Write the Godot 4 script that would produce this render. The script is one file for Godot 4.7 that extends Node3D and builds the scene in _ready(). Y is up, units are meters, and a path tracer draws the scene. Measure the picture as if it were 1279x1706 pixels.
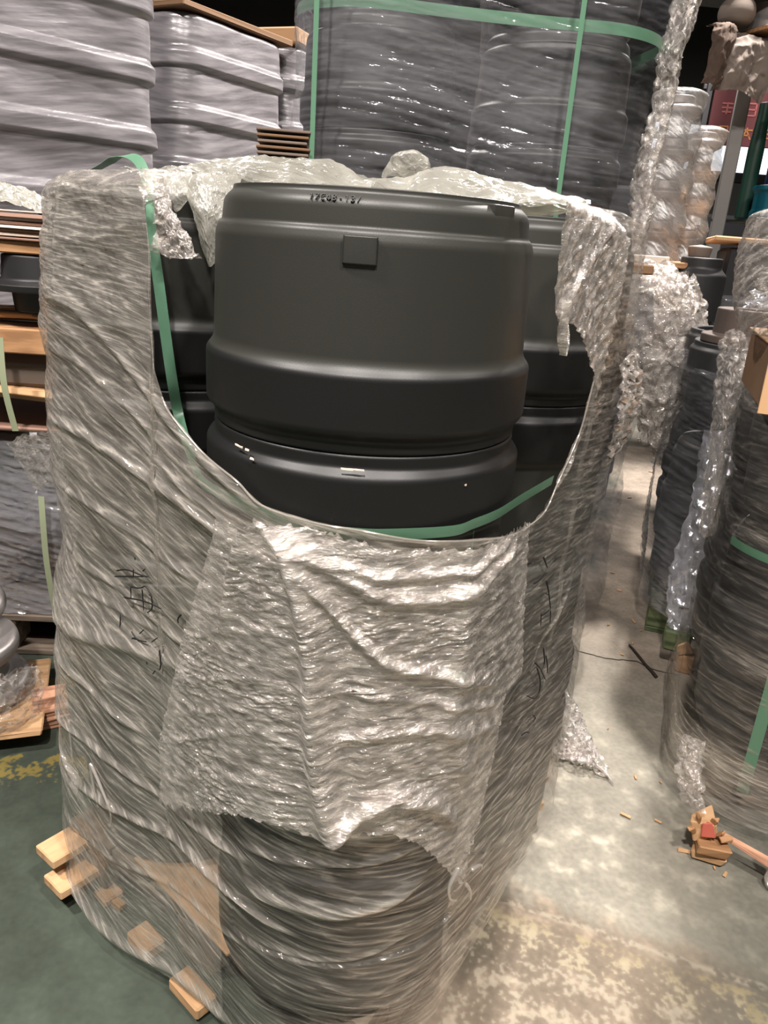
extends Node3D
# A pallet of black brake drums in torn stretch film, in a warehouse aisle. Metres, y up.

var M := {}
var taken := {}
var box_cache := {}
var rng := RandomNumberGenerator.new()
const RH := 0.252         # corner radius of the film round them
const PH0 := 0.2269       # turn of the near pallet (13 degrees to its front corner)
const CX := -0.10
const CZ := -1.575

# ---------------------------------------------------------------- naming and placing
func numbered(called: String) -> String:
	var n: int = taken.get(called, 0)
	taken[called] = n + 1
	return called if n == 0 else "%s_%03d" % [called, n]

func tag(o: Node3D, label: String, category: String, group := "", kind := "") -> Node3D:
	if label: o.set_meta("label", label)
	if category: o.set_meta("category", category)
	if group: o.set_meta("group", group)
	if kind: o.set_meta("kind", kind)
	return o

func thing(called: String, label: String, category: String, at := Vector3.ZERO, turn := 0.0, group := "") -> Node3D:
	var o := Node3D.new()
	o.name = numbered(called)
	add_child(o)
	o.position = at
	o.rotation.y = turn
	tag(o, label, category, group)
	return o

func part(called: String, mesh: Mesh, mat: Material, parent: Node3D, at := Vector3.ZERO, rot := Vector3.ZERO) -> MeshInstance3D:
	var o := MeshInstance3D.new()
	o.name = called
	o.mesh = mesh
	o.material_override = mat
	parent.add_child(o, true)
	o.position = at
	o.rotation = rot
	return o

func solo(called: String, mesh: Mesh, mat: Material, label: String, category: String, at := Vector3.ZERO, rot := Vector3.ZERO, group := "", kind := "") -> MeshInstance3D:
	var o := part(numbered(called), mesh, mat, self, at, rot)
	tag(o, label, category, group, kind)
	return o

func struct(called: String, mesh: Mesh, mat: Material, at := Vector3.ZERO, rot := Vector3.ZERO) -> MeshInstance3D:
	var o := part(called, mesh, mat, self, at, rot)
	o.set_meta("kind", "structure")
	return o

func copy(src: Node3D, label: String, at: Vector3, rot: Vector3, group := "") -> Node3D:
	var o: Node3D = src.duplicate()
	o.name = numbered(str(src.name).rstrip("0123456789").trim_suffix("_"))
	add_child(o)
	o.position = at
	o.rotation = rot
	o.set_meta("label", label)
	if group: o.set_meta("group", group)
	return o

# ---------------------------------------------------------------- meshes
# nu x nv points, row by row; the outside is (along a row) x (to the next row)
func grid(v: PackedVector3Array, nu: int, nv: int, uv := PackedVector2Array(), col := PackedColorArray(), flip := false) -> ArrayMesh:
	var n := PackedVector3Array()
	n.resize(v.size())
	var idx := PackedInt32Array()
	idx.resize((nu - 1) * (nv - 1) * 6)
	var k := 0
	for j in nv - 1:
		for i in nu - 1:
			var a := j * nu + i
			var b := a + 1
			var c := a + nu
			var d := c + 1
			var f := (v[d] - v[a]).cross(v[c] - v[b])
			if flip: f = -f
			n[a] += f
			n[b] += f
			n[c] += f
			n[d] += f
			if flip:
				idx[k] = a; idx[k + 1] = b; idx[k + 2] = c; idx[k + 3] = b; idx[k + 4] = d; idx[k + 5] = c
			else:
				idx[k] = a; idx[k + 1] = c; idx[k + 2] = b; idx[k + 3] = b; idx[k + 4] = c; idx[k + 5] = d
			k += 6
	# closed rows share the normal of their seam
	for j in nv:
		var a := j * nu
		var b := a + nu - 1
		if v[a].distance_squared_to(v[b]) < 1e-10:
			var t := n[a] + n[b]
			n[a] = t
			n[b] = t
	for i in n.size():
		n[i] = n[i].normalized()
	var arr := []
	arr.resize(Mesh.ARRAY_MAX)
	arr[Mesh.ARRAY_VERTEX] = v
	arr[Mesh.ARRAY_NORMAL] = n
	if uv.size(): arr[Mesh.ARRAY_TEX_UV] = uv
	if col.size(): arr[Mesh.ARRAY_COLOR] = col
	arr[Mesh.ARRAY_INDEX] = idx
	var m := ArrayMesh.new()
	m.add_surface_from_arrays(Mesh.PRIMITIVE_TRIANGLES, arr)
	return m

# profile of (radius, height, fillet) from the bottom up the outside
func lathe(profile: Array, segs := 96, cols := []) -> ArrayMesh:
	var p := PackedVector2Array()
	var pc := []
	for i in profile.size():
		var q := Vector2(profile[i][0], profile[i][1])
		var c: Color = cols[i] if i < cols.size() else Color.WHITE
		if i == 0 or i == profile.size() - 1:
			p.append(q)
			pc.append(c)
			continue
		var a := Vector2(profile[i - 1][0], profile[i - 1][1])
		var b := Vector2(profile[i + 1][0], profile[i + 1][1])
		var f: float = minf(profile[i][2], minf(q.distance_to(a), q.distance_to(b)) * 0.48)
		var s := q + (a - q).normalized() * f
		var e := q + (b - q).normalized() * f
		for t in [0.0, 0.25, 0.5, 0.75, 1.0]:
			p.append(s.lerp(q, t).lerp(q.lerp(e, t), t))
			pc.append(c)
	var v := PackedVector3Array()
	var col := PackedColorArray()
	for j in p.size():
		for i in segs + 1:
			var a := TAU * (i % segs) / segs
			v.append(Vector3(sin(a) * p[j].x, p[j].y, cos(a) * p[j].x))
			col.append(pc[j])
	return grid(v, segs + 1, p.size(), PackedVector2Array(), col)

# a box with chamfered edges, optionally with jittered corners
func slab(size: Vector3, ch := 0.003, jit := 0.0) -> ArrayMesh:
	var key := [size, ch, jit]
	if jit == 0.0 and box_cache.has(key): return box_cache[key]
	var h := size / 2
	ch = minf(ch, minf(h.x, minf(h.y, h.z)) * 0.45)
	var st := SurfaceTool.new()
	st.begin(Mesh.PRIMITIVE_TRIANGLES)
	st.set_smooth_group(-1)
	var jits := []
	for i in 8:
		jits.append(Vector3(rng.randf_range(-jit, jit), rng.randf_range(-jit, jit), rng.randf_range(-jit, jit)) if jit > 0 else Vector3.ZERO)
	var P := func(s: Vector3, ax: int) -> Vector3:
		var o := Vector3(s.x * (h.x - ch), s.y * (h.y - ch), s.z * (h.z - ch))
		o[ax] = s[ax] * h[ax]
		return o + jits[(1 if s.x > 0 else 0) + (2 if s.y > 0 else 0) + (4 if s.z > 0 else 0)]
	var T := func(a: Vector3, b: Vector3, c: Vector3) -> void:
		if (b - a).cross(c - a).dot(a + b + c) > 0:
			st.add_vertex(a); st.add_vertex(c); st.add_vertex(b)
		else:
			st.add_vertex(a); st.add_vertex(b); st.add_vertex(c)
	for ax in 3:
		var e1 := (ax + 1) % 3
		var e2 := (ax + 2) % 3
		for sg in [-1.0, 1.0]:
			var q := []
			for w in [[-1, -1], [1, -1], [1, 1], [-1, 1]]:
				var s := Vector3.ZERO
				s[ax] = sg; s[e1] = w[0]; s[e2] = w[1]
				q.append(P.call(s, ax))
			T.call(q[0], q[1], q[2]); T.call(q[0], q[2], q[3])
		for s1 in [-1.0, 1.0]:
			for s2 in [-1.0, 1.0]:
				var a := Vector3.ZERO
				var b := Vector3.ZERO
				a[ax] = -1; b[ax] = 1
				a[e1] = s1; b[e1] = s1; a[e2] = s2; b[e2] = s2
				var q := [P.call(a, e1), P.call(b, e1), P.call(b, e2), P.call(a, e2)]
				T.call(q[0], q[1], q[2]); T.call(q[0], q[2], q[3])
	for i in 8:
		var s := Vector3(1 if i & 1 else -1, 1 if i & 2 else -1, 1 if i & 4 else -1)
		T.call(P.call(s, 0), P.call(s, 1), P.call(s, 2))
	st.generate_normals()
	var m := st.commit()
	if jit == 0.0: box_cache[key] = m
	return m

func smooth_line(pts: Array, per := 8) -> PackedVector3Array:
	var out := PackedVector3Array()
	for i in pts.size() - 1:
		var a: Vector3 = pts[maxi(i - 1, 0)]
		var b: Vector3 = pts[i]
		var c: Vector3 = pts[i + 1]
		var d: Vector3 = pts[mini(i + 2, pts.size() - 1)]
		for k in per:
			out.append(b.cubic_interpolate(c, a, d, float(k) / per))
	out.append(pts[-1])
	return out

# a flat strap: line, the direction across it at each point, width, thickness
func ribbon(line: PackedVector3Array, across: PackedVector3Array, w: float, th: float) -> ArrayMesh:
	var v := PackedVector3Array()
	var n := line.size()
	for i in n:
		var t := (line[mini(i + 1, n - 1)] - line[maxi(i - 1, 0)]).normalized()
		var ac := (across[i] - t * across[i].dot(t)).normalized()
		var up := ac.cross(t).normalized()
		for q in [[1, 1], [-1, 1], [-1, -1], [1, -1], [1, 1]]:
			v.append(line[i] + ac * w / 2 * q[0] + up * th / 2 * q[1])
	return grid(v, 5, n)

func tube(line: PackedVector3Array, r0: float, r1: float, segs := 8) -> ArrayMesh:
	var v := PackedVector3Array()
	var n := line.size()
	for i in n:
		var t := (line[mini(i + 1, n - 1)] - line[maxi(i - 1, 0)]).normalized()
		var a := t.cross(Vector3(0.31, 0.9, 0.22)).normalized()
		var b := t.cross(a)
		var r := lerpf(r0, r1, float(i) / (n - 1))
		if i == 0 or i == n - 1: r *= 0.05
		for k in segs + 1:
			var g := TAU * (k % segs) / segs
			v.append(line[i] + (a * cos(g) - b * sin(g)) * r)
	return grid(v, segs + 1, n)

# the outline of film round a block of columns: half spacings hx, hz, corner radius r; u runs from the middle of the front side to the right
func hull_at(u: float, hx: float, hz: float, r: float, off: float) -> Array:
	var q := r * PI / 2
	var per := 4 * q + 4 * hx + 4 * hz
	u = fposmod(u, per)
	var straight := [hx, 2 * hz, 2 * hx, 2 * hz, hx + 0.001]
	var cx := [hx, hx, -hx, -hx]
	var cz := [hz, -hz, -hz, hz]
	var at := Vector2(0, hz)
	var ph := 0.0
	for k in 5:
		if u <= straight[k]:
			return [at + Vector2(cos(ph), -sin(ph)) * u + Vector2(sin(ph), cos(ph)) * (r + off), Vector2(sin(ph), cos(ph))]
		u -= straight[k]
		if u <= q or k == 4:
			var p := ph + u / r
			return [Vector2(cx[mini(k, 3)], cz[mini(k, 3)]) + Vector2(sin(p), cos(p)) * (r + off), Vector2(sin(p), cos(p))]
		u -= q
		ph += PI / 2
		at = Vector2(cx[k], cz[k])
	return [at, Vector2(0, 1)]

# the near pallet's own outline: u = 0 in the middle of the rounded corner that faces the camera
const NC := [Vector2(-0.0414, -1.1996), Vector2(0.2204, -1.6186), Vector2(-0.158, -1.95), Vector2(-0.42, -1.53)]
const NPH := [1.01229, 2.42234, 4.15458, 5.56568]
const NPER := 3.5779
const NARC := 0.2179
func near_at(u: float, off: float) -> Array:
	var w := fposmod(u + NARC, NPER)
	for k in 4:
		var arc: float = NPH[k] - (NPH[k - 1] if k else NPH[3] - TAU)
		if w <= arc * RH:
			var p: float = NPH[k] - arc + w / RH
			var n := Vector2(sin(p), cos(p))
			return [NC[k] + n * (RH + off), n]
		w -= arc * RH
		var len: float = NC[k].distance_to(NC[(k + 1) % 4])
		if w <= len or k == 3:
			var p: float = NPH[k]
			var n := Vector2(sin(p), cos(p))
			return [NC[k] + n * (RH + off) + Vector2(cos(p), -sin(p)) * w, n]
		w -= len
	return []

func near3(u: float, v: float, off: float) -> Vector3:
	var h := near_at(u, off)
	return Vector3(h[0].x, v, h[0].y)

func curve(pts: Array, x: float) -> float:   # linear through [x, y] pairs sorted by x
	if x <= pts[0][0]: return pts[0][1]
	for i in pts.size() - 1:
		if x <= pts[i + 1][0]:
			return lerpf(pts[i][1], pts[i + 1][1], (x - pts[i][0]) / maxf(pts[i + 1][0] - pts[i][0], 1e-6))
	return pts[-1][1]

func noise(kind: int, freq: float, oct: int, sd: int, fractal := FastNoiseLite.FRACTAL_FBM) -> FastNoiseLite:
	var n := FastNoiseLite.new()
	n.noise_type = kind
	n.frequency = freq
	n.fractal_type = fractal
	n.fractal_octaves = oct
	n.seed = sd
	return n

func noise_tex(n: FastNoiseLite, size: int, bump := 0.0, ramp: Array = []) -> NoiseTexture2D:
	var t := NoiseTexture2D.new()
	t.width = size
	t.height = size
	t.seamless = true
	t.noise = n
	if bump > 0:
		t.as_normal_map = true
		t.bump_strength = bump
	if ramp.size():
		var g := Gradient.new()
		g.offsets = PackedFloat32Array(ramp.map(func(r): return r[0]))
		g.colors = PackedColorArray(ramp.map(func(r): return r[1]))
		t.color_ramp = g
	return t

func mat(called: String, c: Color, rough: float, metal := 0.0, spec := 0.5) -> StandardMaterial3D:
	var m := StandardMaterial3D.new()
	m.resource_name = called
	m.albedo_color = c
	m.roughness = rough
	m.metallic = metal
	m.metallic_specular = spec
	M[called] = m
	return m

func lin(r: float, g: float, b: float) -> Color:   # a colour as seen in daylight, for vertex colours
	return Color(r, g, b).srgb_to_linear()

# ---------------------------------------------------------------- materials
var t_streak: NoiseTexture2D
var t_plain: ImageTexture
var t_streak_a: NoiseTexture2D
var t_crink_a: NoiseTexture2D
var t_crink: NoiseTexture2D

func film(called: String, c: Color, crinkled: bool, nscale: float, uvs: Vector3, metal := 0.25, rough := 0.27) -> StandardMaterial3D:
	var m := mat(called, c, rough, metal, 0.9)
	m.transparency = BaseMaterial3D.TRANSPARENCY_ALPHA
	m.vertex_color_use_as_albedo = true
	m.albedo_texture = (t_crink_a if crinkled else t_streak_a) if nscale > 0.4 else t_plain
	m.normal_enabled = true
	m.normal_texture = t_crink if crinkled else t_streak
	m.normal_scale = nscale
	m.uv1_scale = uvs
	m.cull_mode = BaseMaterial3D.CULL_DISABLED
	return m

func wood(called: String, dark: Color, light: Color, sd: int) -> void:
	var m := mat(called, Color.WHITE, 0.75)
	m.albedo_texture = noise_tex(noise(FastNoiseLite.TYPE_SIMPLEX_SMOOTH, 0.02, 5, sd), 256, 0.0, [[0.2, dark], [0.5, light.lerp(dark, 0.35)], [0.8, light]])
	m.uv1_triplanar = true
	m.uv1_scale = Vector3(0.8, 5, 5)

func make_materials() -> void:
	t_streak = noise_tex(noise(FastNoiseLite.TYPE_SIMPLEX_SMOOTH, 0.012, 4, 3, FastNoiseLite.FRACTAL_RIDGED), 1024, 9.0)
	var im := Image.create(4, 4, false, Image.FORMAT_RGB8)
	im.fill(Color.WHITE)
	t_plain = ImageTexture.create_from_image(im)
	t_streak_a = noise_tex(noise(FastNoiseLite.TYPE_SIMPLEX_SMOOTH, 0.011, 3, 5, FastNoiseLite.FRACTAL_RIDGED), 512, 0.0, [[0.15, Color(0.92, 0.92, 0.92, 0.35)], [0.6, Color(0.95, 0.95, 0.95, 0.62)], [0.88, Color(1, 1, 1, 1)]])
	t_crink_a = noise_tex(noise(FastNoiseLite.TYPE_SIMPLEX_SMOOTH, 0.014, 3, 11), 512, 0.0, [[0.25, Color(0.92, 0.92, 0.92, 0.40)], [0.5, Color(0.95, 0.95, 0.95, 0.60)], [0.75, Color(1, 1, 1, 0.92)]])
	t_crink = noise_tex(noise(FastNoiseLite.TYPE_SIMPLEX, 0.02, 5, 9, FastNoiseLite.FRACTAL_RIDGED), 1024, 11.0)
	film("film_streaked", Color(0.90, 0.87, 0.83), false, 0.8, Vector3(1.1, 9, 1), 0.6, 0.10)
	film("film_crinkled", Color(0.94, 0.91, 0.88), true, 0.8, Vector3(3.2, 8.0, 1), 0.6, 0.10)
	film("film_far", Color(0.66, 0.66, 0.68), false, 0.3, Vector3(0.5, 4, 1), 0.5, 0.12)
	film("film_silver", Color(0.66, 0.65, 0.64), false, 0.35, Vector3(0.8, 5, 1), 0.2, 0.27)
	var pale := mat("film_pale", Color.WHITE, 0.3, 0.15, 0.7)
	pale.albedo_texture = noise_tex(noise(FastNoiseLite.TYPE_SIMPLEX_SMOOTH, 0.012, 5, 7), 512, 0.0, [[0.2, Color(0.42, 0.41, 0.42)], [0.5, Color(0.51, 0.495, 0.51)], [0.8, Color(0.58, 0.565, 0.575)]])
	pale.normal_enabled = true
	pale.normal_texture = t_streak
	pale.normal_scale = 0.12
	pale.uv1_scale = Vector3(0.35, 3.5, 1)
	pale.vertex_color_use_as_albedo = true
	film("bag_plastic", Color(0.62, 0.61, 0.575), true, 0.30, Vector3(0.7, 0.7, 1), 0.0, 0.25).backlight_enabled = true
	M.bag_plastic.backlight = Color(0.6, 0.6, 0.55)
	var iron := mat("black_iron", Color(1, 1, 1), 0.43, 0.0, 0.46)
	iron.vertex_color_use_as_albedo = true
	iron.normal_enabled = true
	iron.normal_texture = noise_tex(noise(FastNoiseLite.TYPE_SIMPLEX, 0.09, 3, 21), 256, 2.0)
	iron.normal_scale = 0.16
	iron.uv1_triplanar = true
	iron.uv1_scale = Vector3(22, 22, 22)
	var hub := mat("grey_hub", Color(0.55, 0.53, 0.52), 0.42, 0.5)
	hub.normal_enabled = true
	hub.normal_texture = iron.normal_texture
	hub.normal_scale = 0.3
	hub.uv1_triplanar = true
	hub.uv1_scale = Vector3(6, 6, 6)
	mat("brown_hub", Color(0.44, 0.38, 0.34), 0.6, 0.1)
	mat("cast_grey", Color(0.15, 0.145, 0.135), 0.6)
	mat("dusty_hub", Color(0.30, 0.255, 0.23), 0.75)
	mat("dark_hub", Color(0.12, 0.12, 0.125), 0.5)
	wood("pale_wood", Color(0.68, 0.53, 0.38), Color(0.80, 0.65, 0.49), 31)
	wood("raw_wood", Color(0.55, 0.40, 0.27), Color(0.7, 0.53, 0.37), 32)
	wood("grey_wood", Color(0.36, 0.31, 0.27), Color(0.48, 0.43, 0.37), 33)
	wood("ply_edge", Color(0.45, 0.3, 0.22), Color(0.82, 0.62, 0.5), 34)
	wood("green_wood", Color(0.22, 0.27, 0.17), Color(0.4, 0.43, 0.3), 35)
	mat("cardboard", Color(0.72, 0.57, 0.42), 0.8)
	mat("brown_board", Color(0.45, 0.34, 0.24), 0.85)
	mat("paper", Color(0.84, 0.78, 0.72), 0.85)
	mat("pink_board", Color(0.58, 0.45, 0.39), 0.8)
	mat("cloth_grey", Color(0.40, 0.36, 0.33), 0.9)
	mat("cloth_brown", Color(0.26, 0.2, 0.16), 0.9)
	var strap := mat("green_strap", Color(0.35, 0.51, 0.41), 0.33, 0.0, 0.6)
	strap.backlight_enabled = true
	strap.backlight = Color(0.3, 0.35, 0.3)
	mat("pale_strap", Color(0.55, 0.58, 0.47), 0.45)
	mat("ink", Color(0.05, 0.05, 0.05), 0.6)
	mat("steel_paint", Color(0.42, 0.41, 0.4), 0.55, 0.2)
	mat("red_cloth", Color(0.21, 0.025, 0.045), 0.9)
	mat("yellow_print", Color(0.42, 0.25, 0.08), 0.8)
	mat("pink_print", Color(0.40, 0.18, 0.17), 0.8)
	mat("teal_drum", Color(0.04, 0.32, 0.38), 0.45)
	mat("green_drum", Color(0.05, 0.22, 0.17), 0.5)
	mat("blue_drum", Color(0.05, 0.12, 0.25), 0.5)
	mat("dark_steel", Color(0.1, 0.1, 0.11), 0.6)
	mat("roof_sheet", Color(0.13, 0.13, 0.135), 0.85)
	mat("wall_paint", Color(0.3, 0.3, 0.29), 0.9)
	mat("lamp_body", Color(0.3, 0.3, 0.3), 0.5)
	mat("twig", Color(0.18, 0.14, 0.11), 0.9)
	mat("yellow_wear", Color(0.58, 0.47, 0.2), 0.9)
	mat("salmon_paint", Color(0.72, 0.36, 0.30), 0.8)
	var glow := mat("lamp_glow", Color(1, 0.97, 0.92), 0.5)
	glow.emission_enabled = true
	glow.emission = Color(1, 0.96, 0.9)
	glow.emission_energy_multiplier = 6.0
	var day := mat("window_daylight", Color(0.8, 0.85, 0.9), 0.3)
	day.emission_enabled = true
	day.emission = Color(0.95, 0.97, 1.0)
	day.emission_energy_multiplier = 1.6

func floor_material() -> StandardMaterial3D:
	var n := 1536
	var big := noise(FastNoiseLite.TYPE_SIMPLEX_SMOOTH, 0.006, 5, 41).get_seamless_image(n, n).get_data()
	var mid := noise(FastNoiseLite.TYPE_SIMPLEX, 0.035, 4, 42).get_seamless_image(n, n).get_data()
	var fin := noise(FastNoiseLite.TYPE_SIMPLEX, 0.16, 3, 43).get_seamless_image(n, n).get_data()
	var out := PackedByteArray()
	out.resize(n * n * 3)
	var green := Vector3(0.268, 0.298, 0.26)
	var grey := Vector3(0.575, 0.555, 0.505)
	var far_c := Vector3(0.55, 0.505, 0.455)
	var brown := Vector3(0.48, 0.425, 0.365)
	var mud := Vector3(0.40, 0.395, 0.36)
	var k := 0
	for j in n:
		var z := -6.2 + 6.0 * (j + 0.5) / n
		for i in n:
			var x := -2.5 + 6.0 * (i + 0.5) / n
			var b := big[k] / 255.0 - 0.5
			var m := mid[k] / 255.0 - 0.5
			var f := fin[k] / 255.0 - 0.5
			var px := x - 0.475
			var pz := z + 1.656
			var a := px * 0.946 + pz * 0.325      # across the aisle from its left edge
			var g := px * 0.325 - pz * 0.946      # along the aisle, away
			var wear := smoothstep(-0.35, -0.05, a + b * 0.35 + m * 0.06) * (1.0 - smoothstep(0.30, 0.6, a + b * 0.2) * 0.8)
			var base := grey.lerp(far_c, smoothstep(0.5, 1.6, g + b * 1.2))
			if g < 0.0:
				base = base.lerp(brown, smoothstep(0.16, 0.24, -g + m * 0.08) * 0.8)
			base *= 1.0 + 0.22 * b + 0.16 * m + 0.14 * f
			if m > 0.08 and g < 0.9: base *= 1.0 + (m - 0.08) * 0.7 * clampf(1.0 - g, 0.0, 1.0)
			var under := green.lerp(mud, smoothstep(0.12, 0.4, a)) * (1.0 + 0.3 * b + 0.16 * m + 0.1 * f)
			var c := under.lerp(base, wear)
			# a worn yellow line that crosses the floor near the camera
			var ly := absf(g + 0.315 - a * 0.02)
			if ly < 0.05 and a > -0.2 and a < 0.55:
				c = c.lerp(Vector3(0.60, 0.55, 0.40), 0.55 * smoothstep(0.0, 0.25, m + f * 0.9))
			# scraped pale bands
			var sc := absf(g + 0.235)
			if a > -0.1: c = c.lerp(Vector3(0.70, 0.67, 0.60), 0.55 * smoothstep(0.016, 0.004, sc + 0.02 * m) * smoothstep(-0.2, 0.1, m + f * 0.6))
			if g < -0.25 and a > -0.1 and a < 0.5: c = c.lerp(Vector3(0.68, 0.65, 0.58), 0.6 * smoothstep(0.02, 0.3, f * 1.1 + m * 0.9) * smoothstep(-0.25, -0.32, g))
			# faded yellow marking on the green paint at the left
			var yl := absf(z + 1.79 - (x + 0.95) * -0.15 + m * 0.08)
			if x < -0.72 and x > -2.0 and yl < 0.05: c = c.lerp(Vector3(0.56, 0.47, 0.22), 0.7 * smoothstep(-0.12, 0.12, m + f * 0.8))
			var yl2 := absf((x + 1.02) * 0.75 + (z + 2.25) * 0.5 + m * 0.1)
			if z > -2.6 and z < -2.05 and yl2 < 0.04 and m + f * 0.6 > 0.0: c = c.lerp(Vector3(0.5, 0.43, 0.2), 0.5)
			out[k * 3] = clampi(int(c.x * 255), 0, 255)
			out[k * 3 + 1] = clampi(int(c.y * 255), 0, 255)
			out[k * 3 + 2] = clampi(int(c.z * 255), 0, 255)
			k += 1
	var img := Image.create_from_data(n, n, false, Image.FORMAT_RGB8, out)
	var fl := mat("floor_paint", Color(0.94, 0.94, 0.94), 0.68, 0.0, 0.3)
	fl.albedo_texture = ImageTexture.create_from_image(img)
	fl.normal_enabled = true
	fl.normal_texture = noise_tex(noise(FastNoiseLite.TYPE_SIMPLEX, 0.05, 4, 44), 512, 2.0)
	fl.normal_scale = 0.25
	return fl

# ---------------------------------------------------------------- room, lamps
func make_lamp(at: Vector3, turn: float, energy: float, label: String) -> void:
	var t := thing("ceiling_lamp", label, "lamp", at, turn, "ceiling lamps over the stacks")
	part("housing", lathe([[0.0, 0.0, 0], [0.26, 0.0, 0.01], [0.26, 0.05, 0.02], [0.12, 0.14, 0.02], [0.1, 0.3, 0.02], [0.0, 0.3, 0]], 32), M.lamp_body, t)
	part("rod", slab(Vector3(0.02, 0.5, 0.02)), M.lamp_body, t, Vector3(0, 0.55, 0))
	part("lamp_diffuser", slab(Vector3(0.36, 0.012, 0.36), 0.004), M.lamp_glow, t, Vector3(0, -0.01, 0))
	var l := AreaLight3D.new()
	l.name = "lamp_light"
	l.area_size = Vector2(0.36, 0.36)
	l.light_color = Color(1.0, 0.97, 0.945)
	l.light_energy = energy
	l.shadow_enabled = true
	l.area_range = 40.0
	t.add_child(l)
	l.position = Vector3(0, -0.03, 0)
	l.rotation.x = -PI / 2

func _ready() -> void:
	rng.seed = 20240
	# camera: a phone held at about 1.5 m, tilted down and slightly turned
	var cam := Camera3D.new()
	cam.name = "camera"
	var pit := deg_to_rad(19.81)
	var rol := deg_to_rad(4.184)
	var fw := Vector3(0, -sin(pit), -cos(pit))
	var up := Vector3(0, cos(pit), -sin(pit))
	var rt := Vector3(1, 0, 0)
	cam.transform = Transform3D(Basis(rt * cos(rol) + up * sin(rol), up * cos(rol) - rt * sin(rol), -fw), Vector3(0, 1.5, 0))
	cam.fov = 67.32
	cam.near = 0.05
	cam.far = 80.0
	add_child(cam)
	cam.current = true
	var we := WorldEnvironment.new()
	we.name = "environment"
	var env := Environment.new()
	env.background_mode = Environment.BG_COLOR
	env.background_color = Color(0.5, 0.56, 0.62)
	env.tonemap_mode = Environment.TONE_MAPPER_LINEAR
	env.tonemap_exposure = 1.0
	env.sdfgi_enabled = true
	env.ssao_enabled = true
	env.ssil_enabled = true
	we.environment = env
	add_child(we)
	make_materials()
	# lamps: a strong row over the aisle ahead, a row behind and to the left of the camera
	make_lamp(Vector3(2.25, 5.6, -5.7), 0.33, 100.0, "bright ceiling lamp hanging over the aisle just ahead")
	make_lamp(Vector3(3.9, 6.2, -10.4), 0.33, 60.0, "ceiling lamp hanging over the far end of the aisle")
	make_lamp(Vector3(-0.7, 6.2, 1.9), 0.33, 54.0, "ceiling lamp hanging behind the camera over the aisle")
	make_lamp(Vector3(1.6, 5.6, 0.9), 0.33, 30.0, "ceiling lamp hanging behind and right of the camera")
	make_lamp(Vector3(-2.9, 5.6, -0.2), 0.33, 38.0, "ceiling lamp hanging left of the near pallet")
	make_lamp(Vector3(-2.6, 6.2, -7.2), 0.33, 26.0, "ceiling lamp hanging over the pale stacks at left")
	make_lamp(Vector3(4.9, 6.2, -1.6), 0.33, 14.0, "ceiling lamp hanging over the stacks at right")
	build_room()
	build_near_pallet()
	build_wrap()
	build_straps()
	build_bag()
	build_tower()
	build_left()
	build_right()
	build_rack()
	build_floor_bits()

func build_room() -> void:
	var fm := floor_material()
	var v := PackedVector3Array()
	var uv := PackedVector2Array()
	for j in 2:
		for i in 2:
			var x := -11.0 + 26.0 * i
			var z := 5.0 - 26.0 * j
			v.append(Vector3(x, 0, z))
			uv.append(Vector2((x + 2.5) / 6.0, (z + 6.2) / 6.0))
	var fo := struct("floor", grid(v, 2, 2, uv), fm)
	fo.set_meta("label", "worn green painted concrete warehouse floor")
	struct("floor_slab", slab(Vector3(26, 0.2, 26)), M.wall_paint, Vector3(2, -0.105, -8))
	struct("ceiling", slab(Vector3(26, 0.2, 26)), M.roof_sheet, Vector3(2, 8.1, -8))
	struct("wall_back", slab(Vector3(26, 8.2, 0.2)), M.wall_paint, Vector3(2, 4, -21))
	struct("wall_front", slab(Vector3(26, 8.2, 0.2)), M.wall_paint, Vector3(2, 4, 5))
	struct("wall_left", slab(Vector3(0.2, 8.2, 26)), M.wall_paint, Vector3(-11, 4, -8))
	struct("wall_right", slab(Vector3(0.2, 8.2, 26)), M.wall_paint, Vector3(15, 4, -8))
	for k in 6:   # roof trusses
		var t := Node3D.new()
		t.name = "trim_%d" % (k + 1)
		t.set_meta("kind", "structure")
		add_child(t)
		t.position = Vector3(2, 6.9, 2 - 4.2 * k)
		part("chord", slab(Vector3(25.6, 0.14, 0.12)), M.dark_steel, t, Vector3(0, -0.3, 0))
		part("chord", slab(Vector3(25.6, 0.12, 0.12)), M.dark_steel, t, Vector3(0, 0.8, 0))
		for i in 16:
			part("web", slab(Vector3(0.06, 1.5, 0.06)), M.dark_steel, t, Vector3(-12 + 1.6 * i, 0.25, 0), Vector3(0, 0, 0.75 if i % 2 else -0.75))
	# a band of windows in the far wall
	for k in 3:
		var w := Node3D.new()
		w.name = "window_%d" % (k + 1)
		w.set_meta("kind", "structure")
		add_child(w)
		w.position = Vector3(6.4 + 1.25 * k, 3.95, -20.86)
		part("window_frame", slab(Vector3(1.2, 1.3, 0.06)), M.dark_steel, w)
		part("pane", slab(Vector3(1.08, 0.2, 0.03)), M.window_daylight, w, Vector3(0, 0.45, 0.03))
		part("pane", slab(Vector3(1.08, 0.62, 0.03)), M.window_daylight, w, Vector3(0, -0.12, 0.03))

# ---------------------------------------------------------------- drums
var drum0: Node3D

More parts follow.
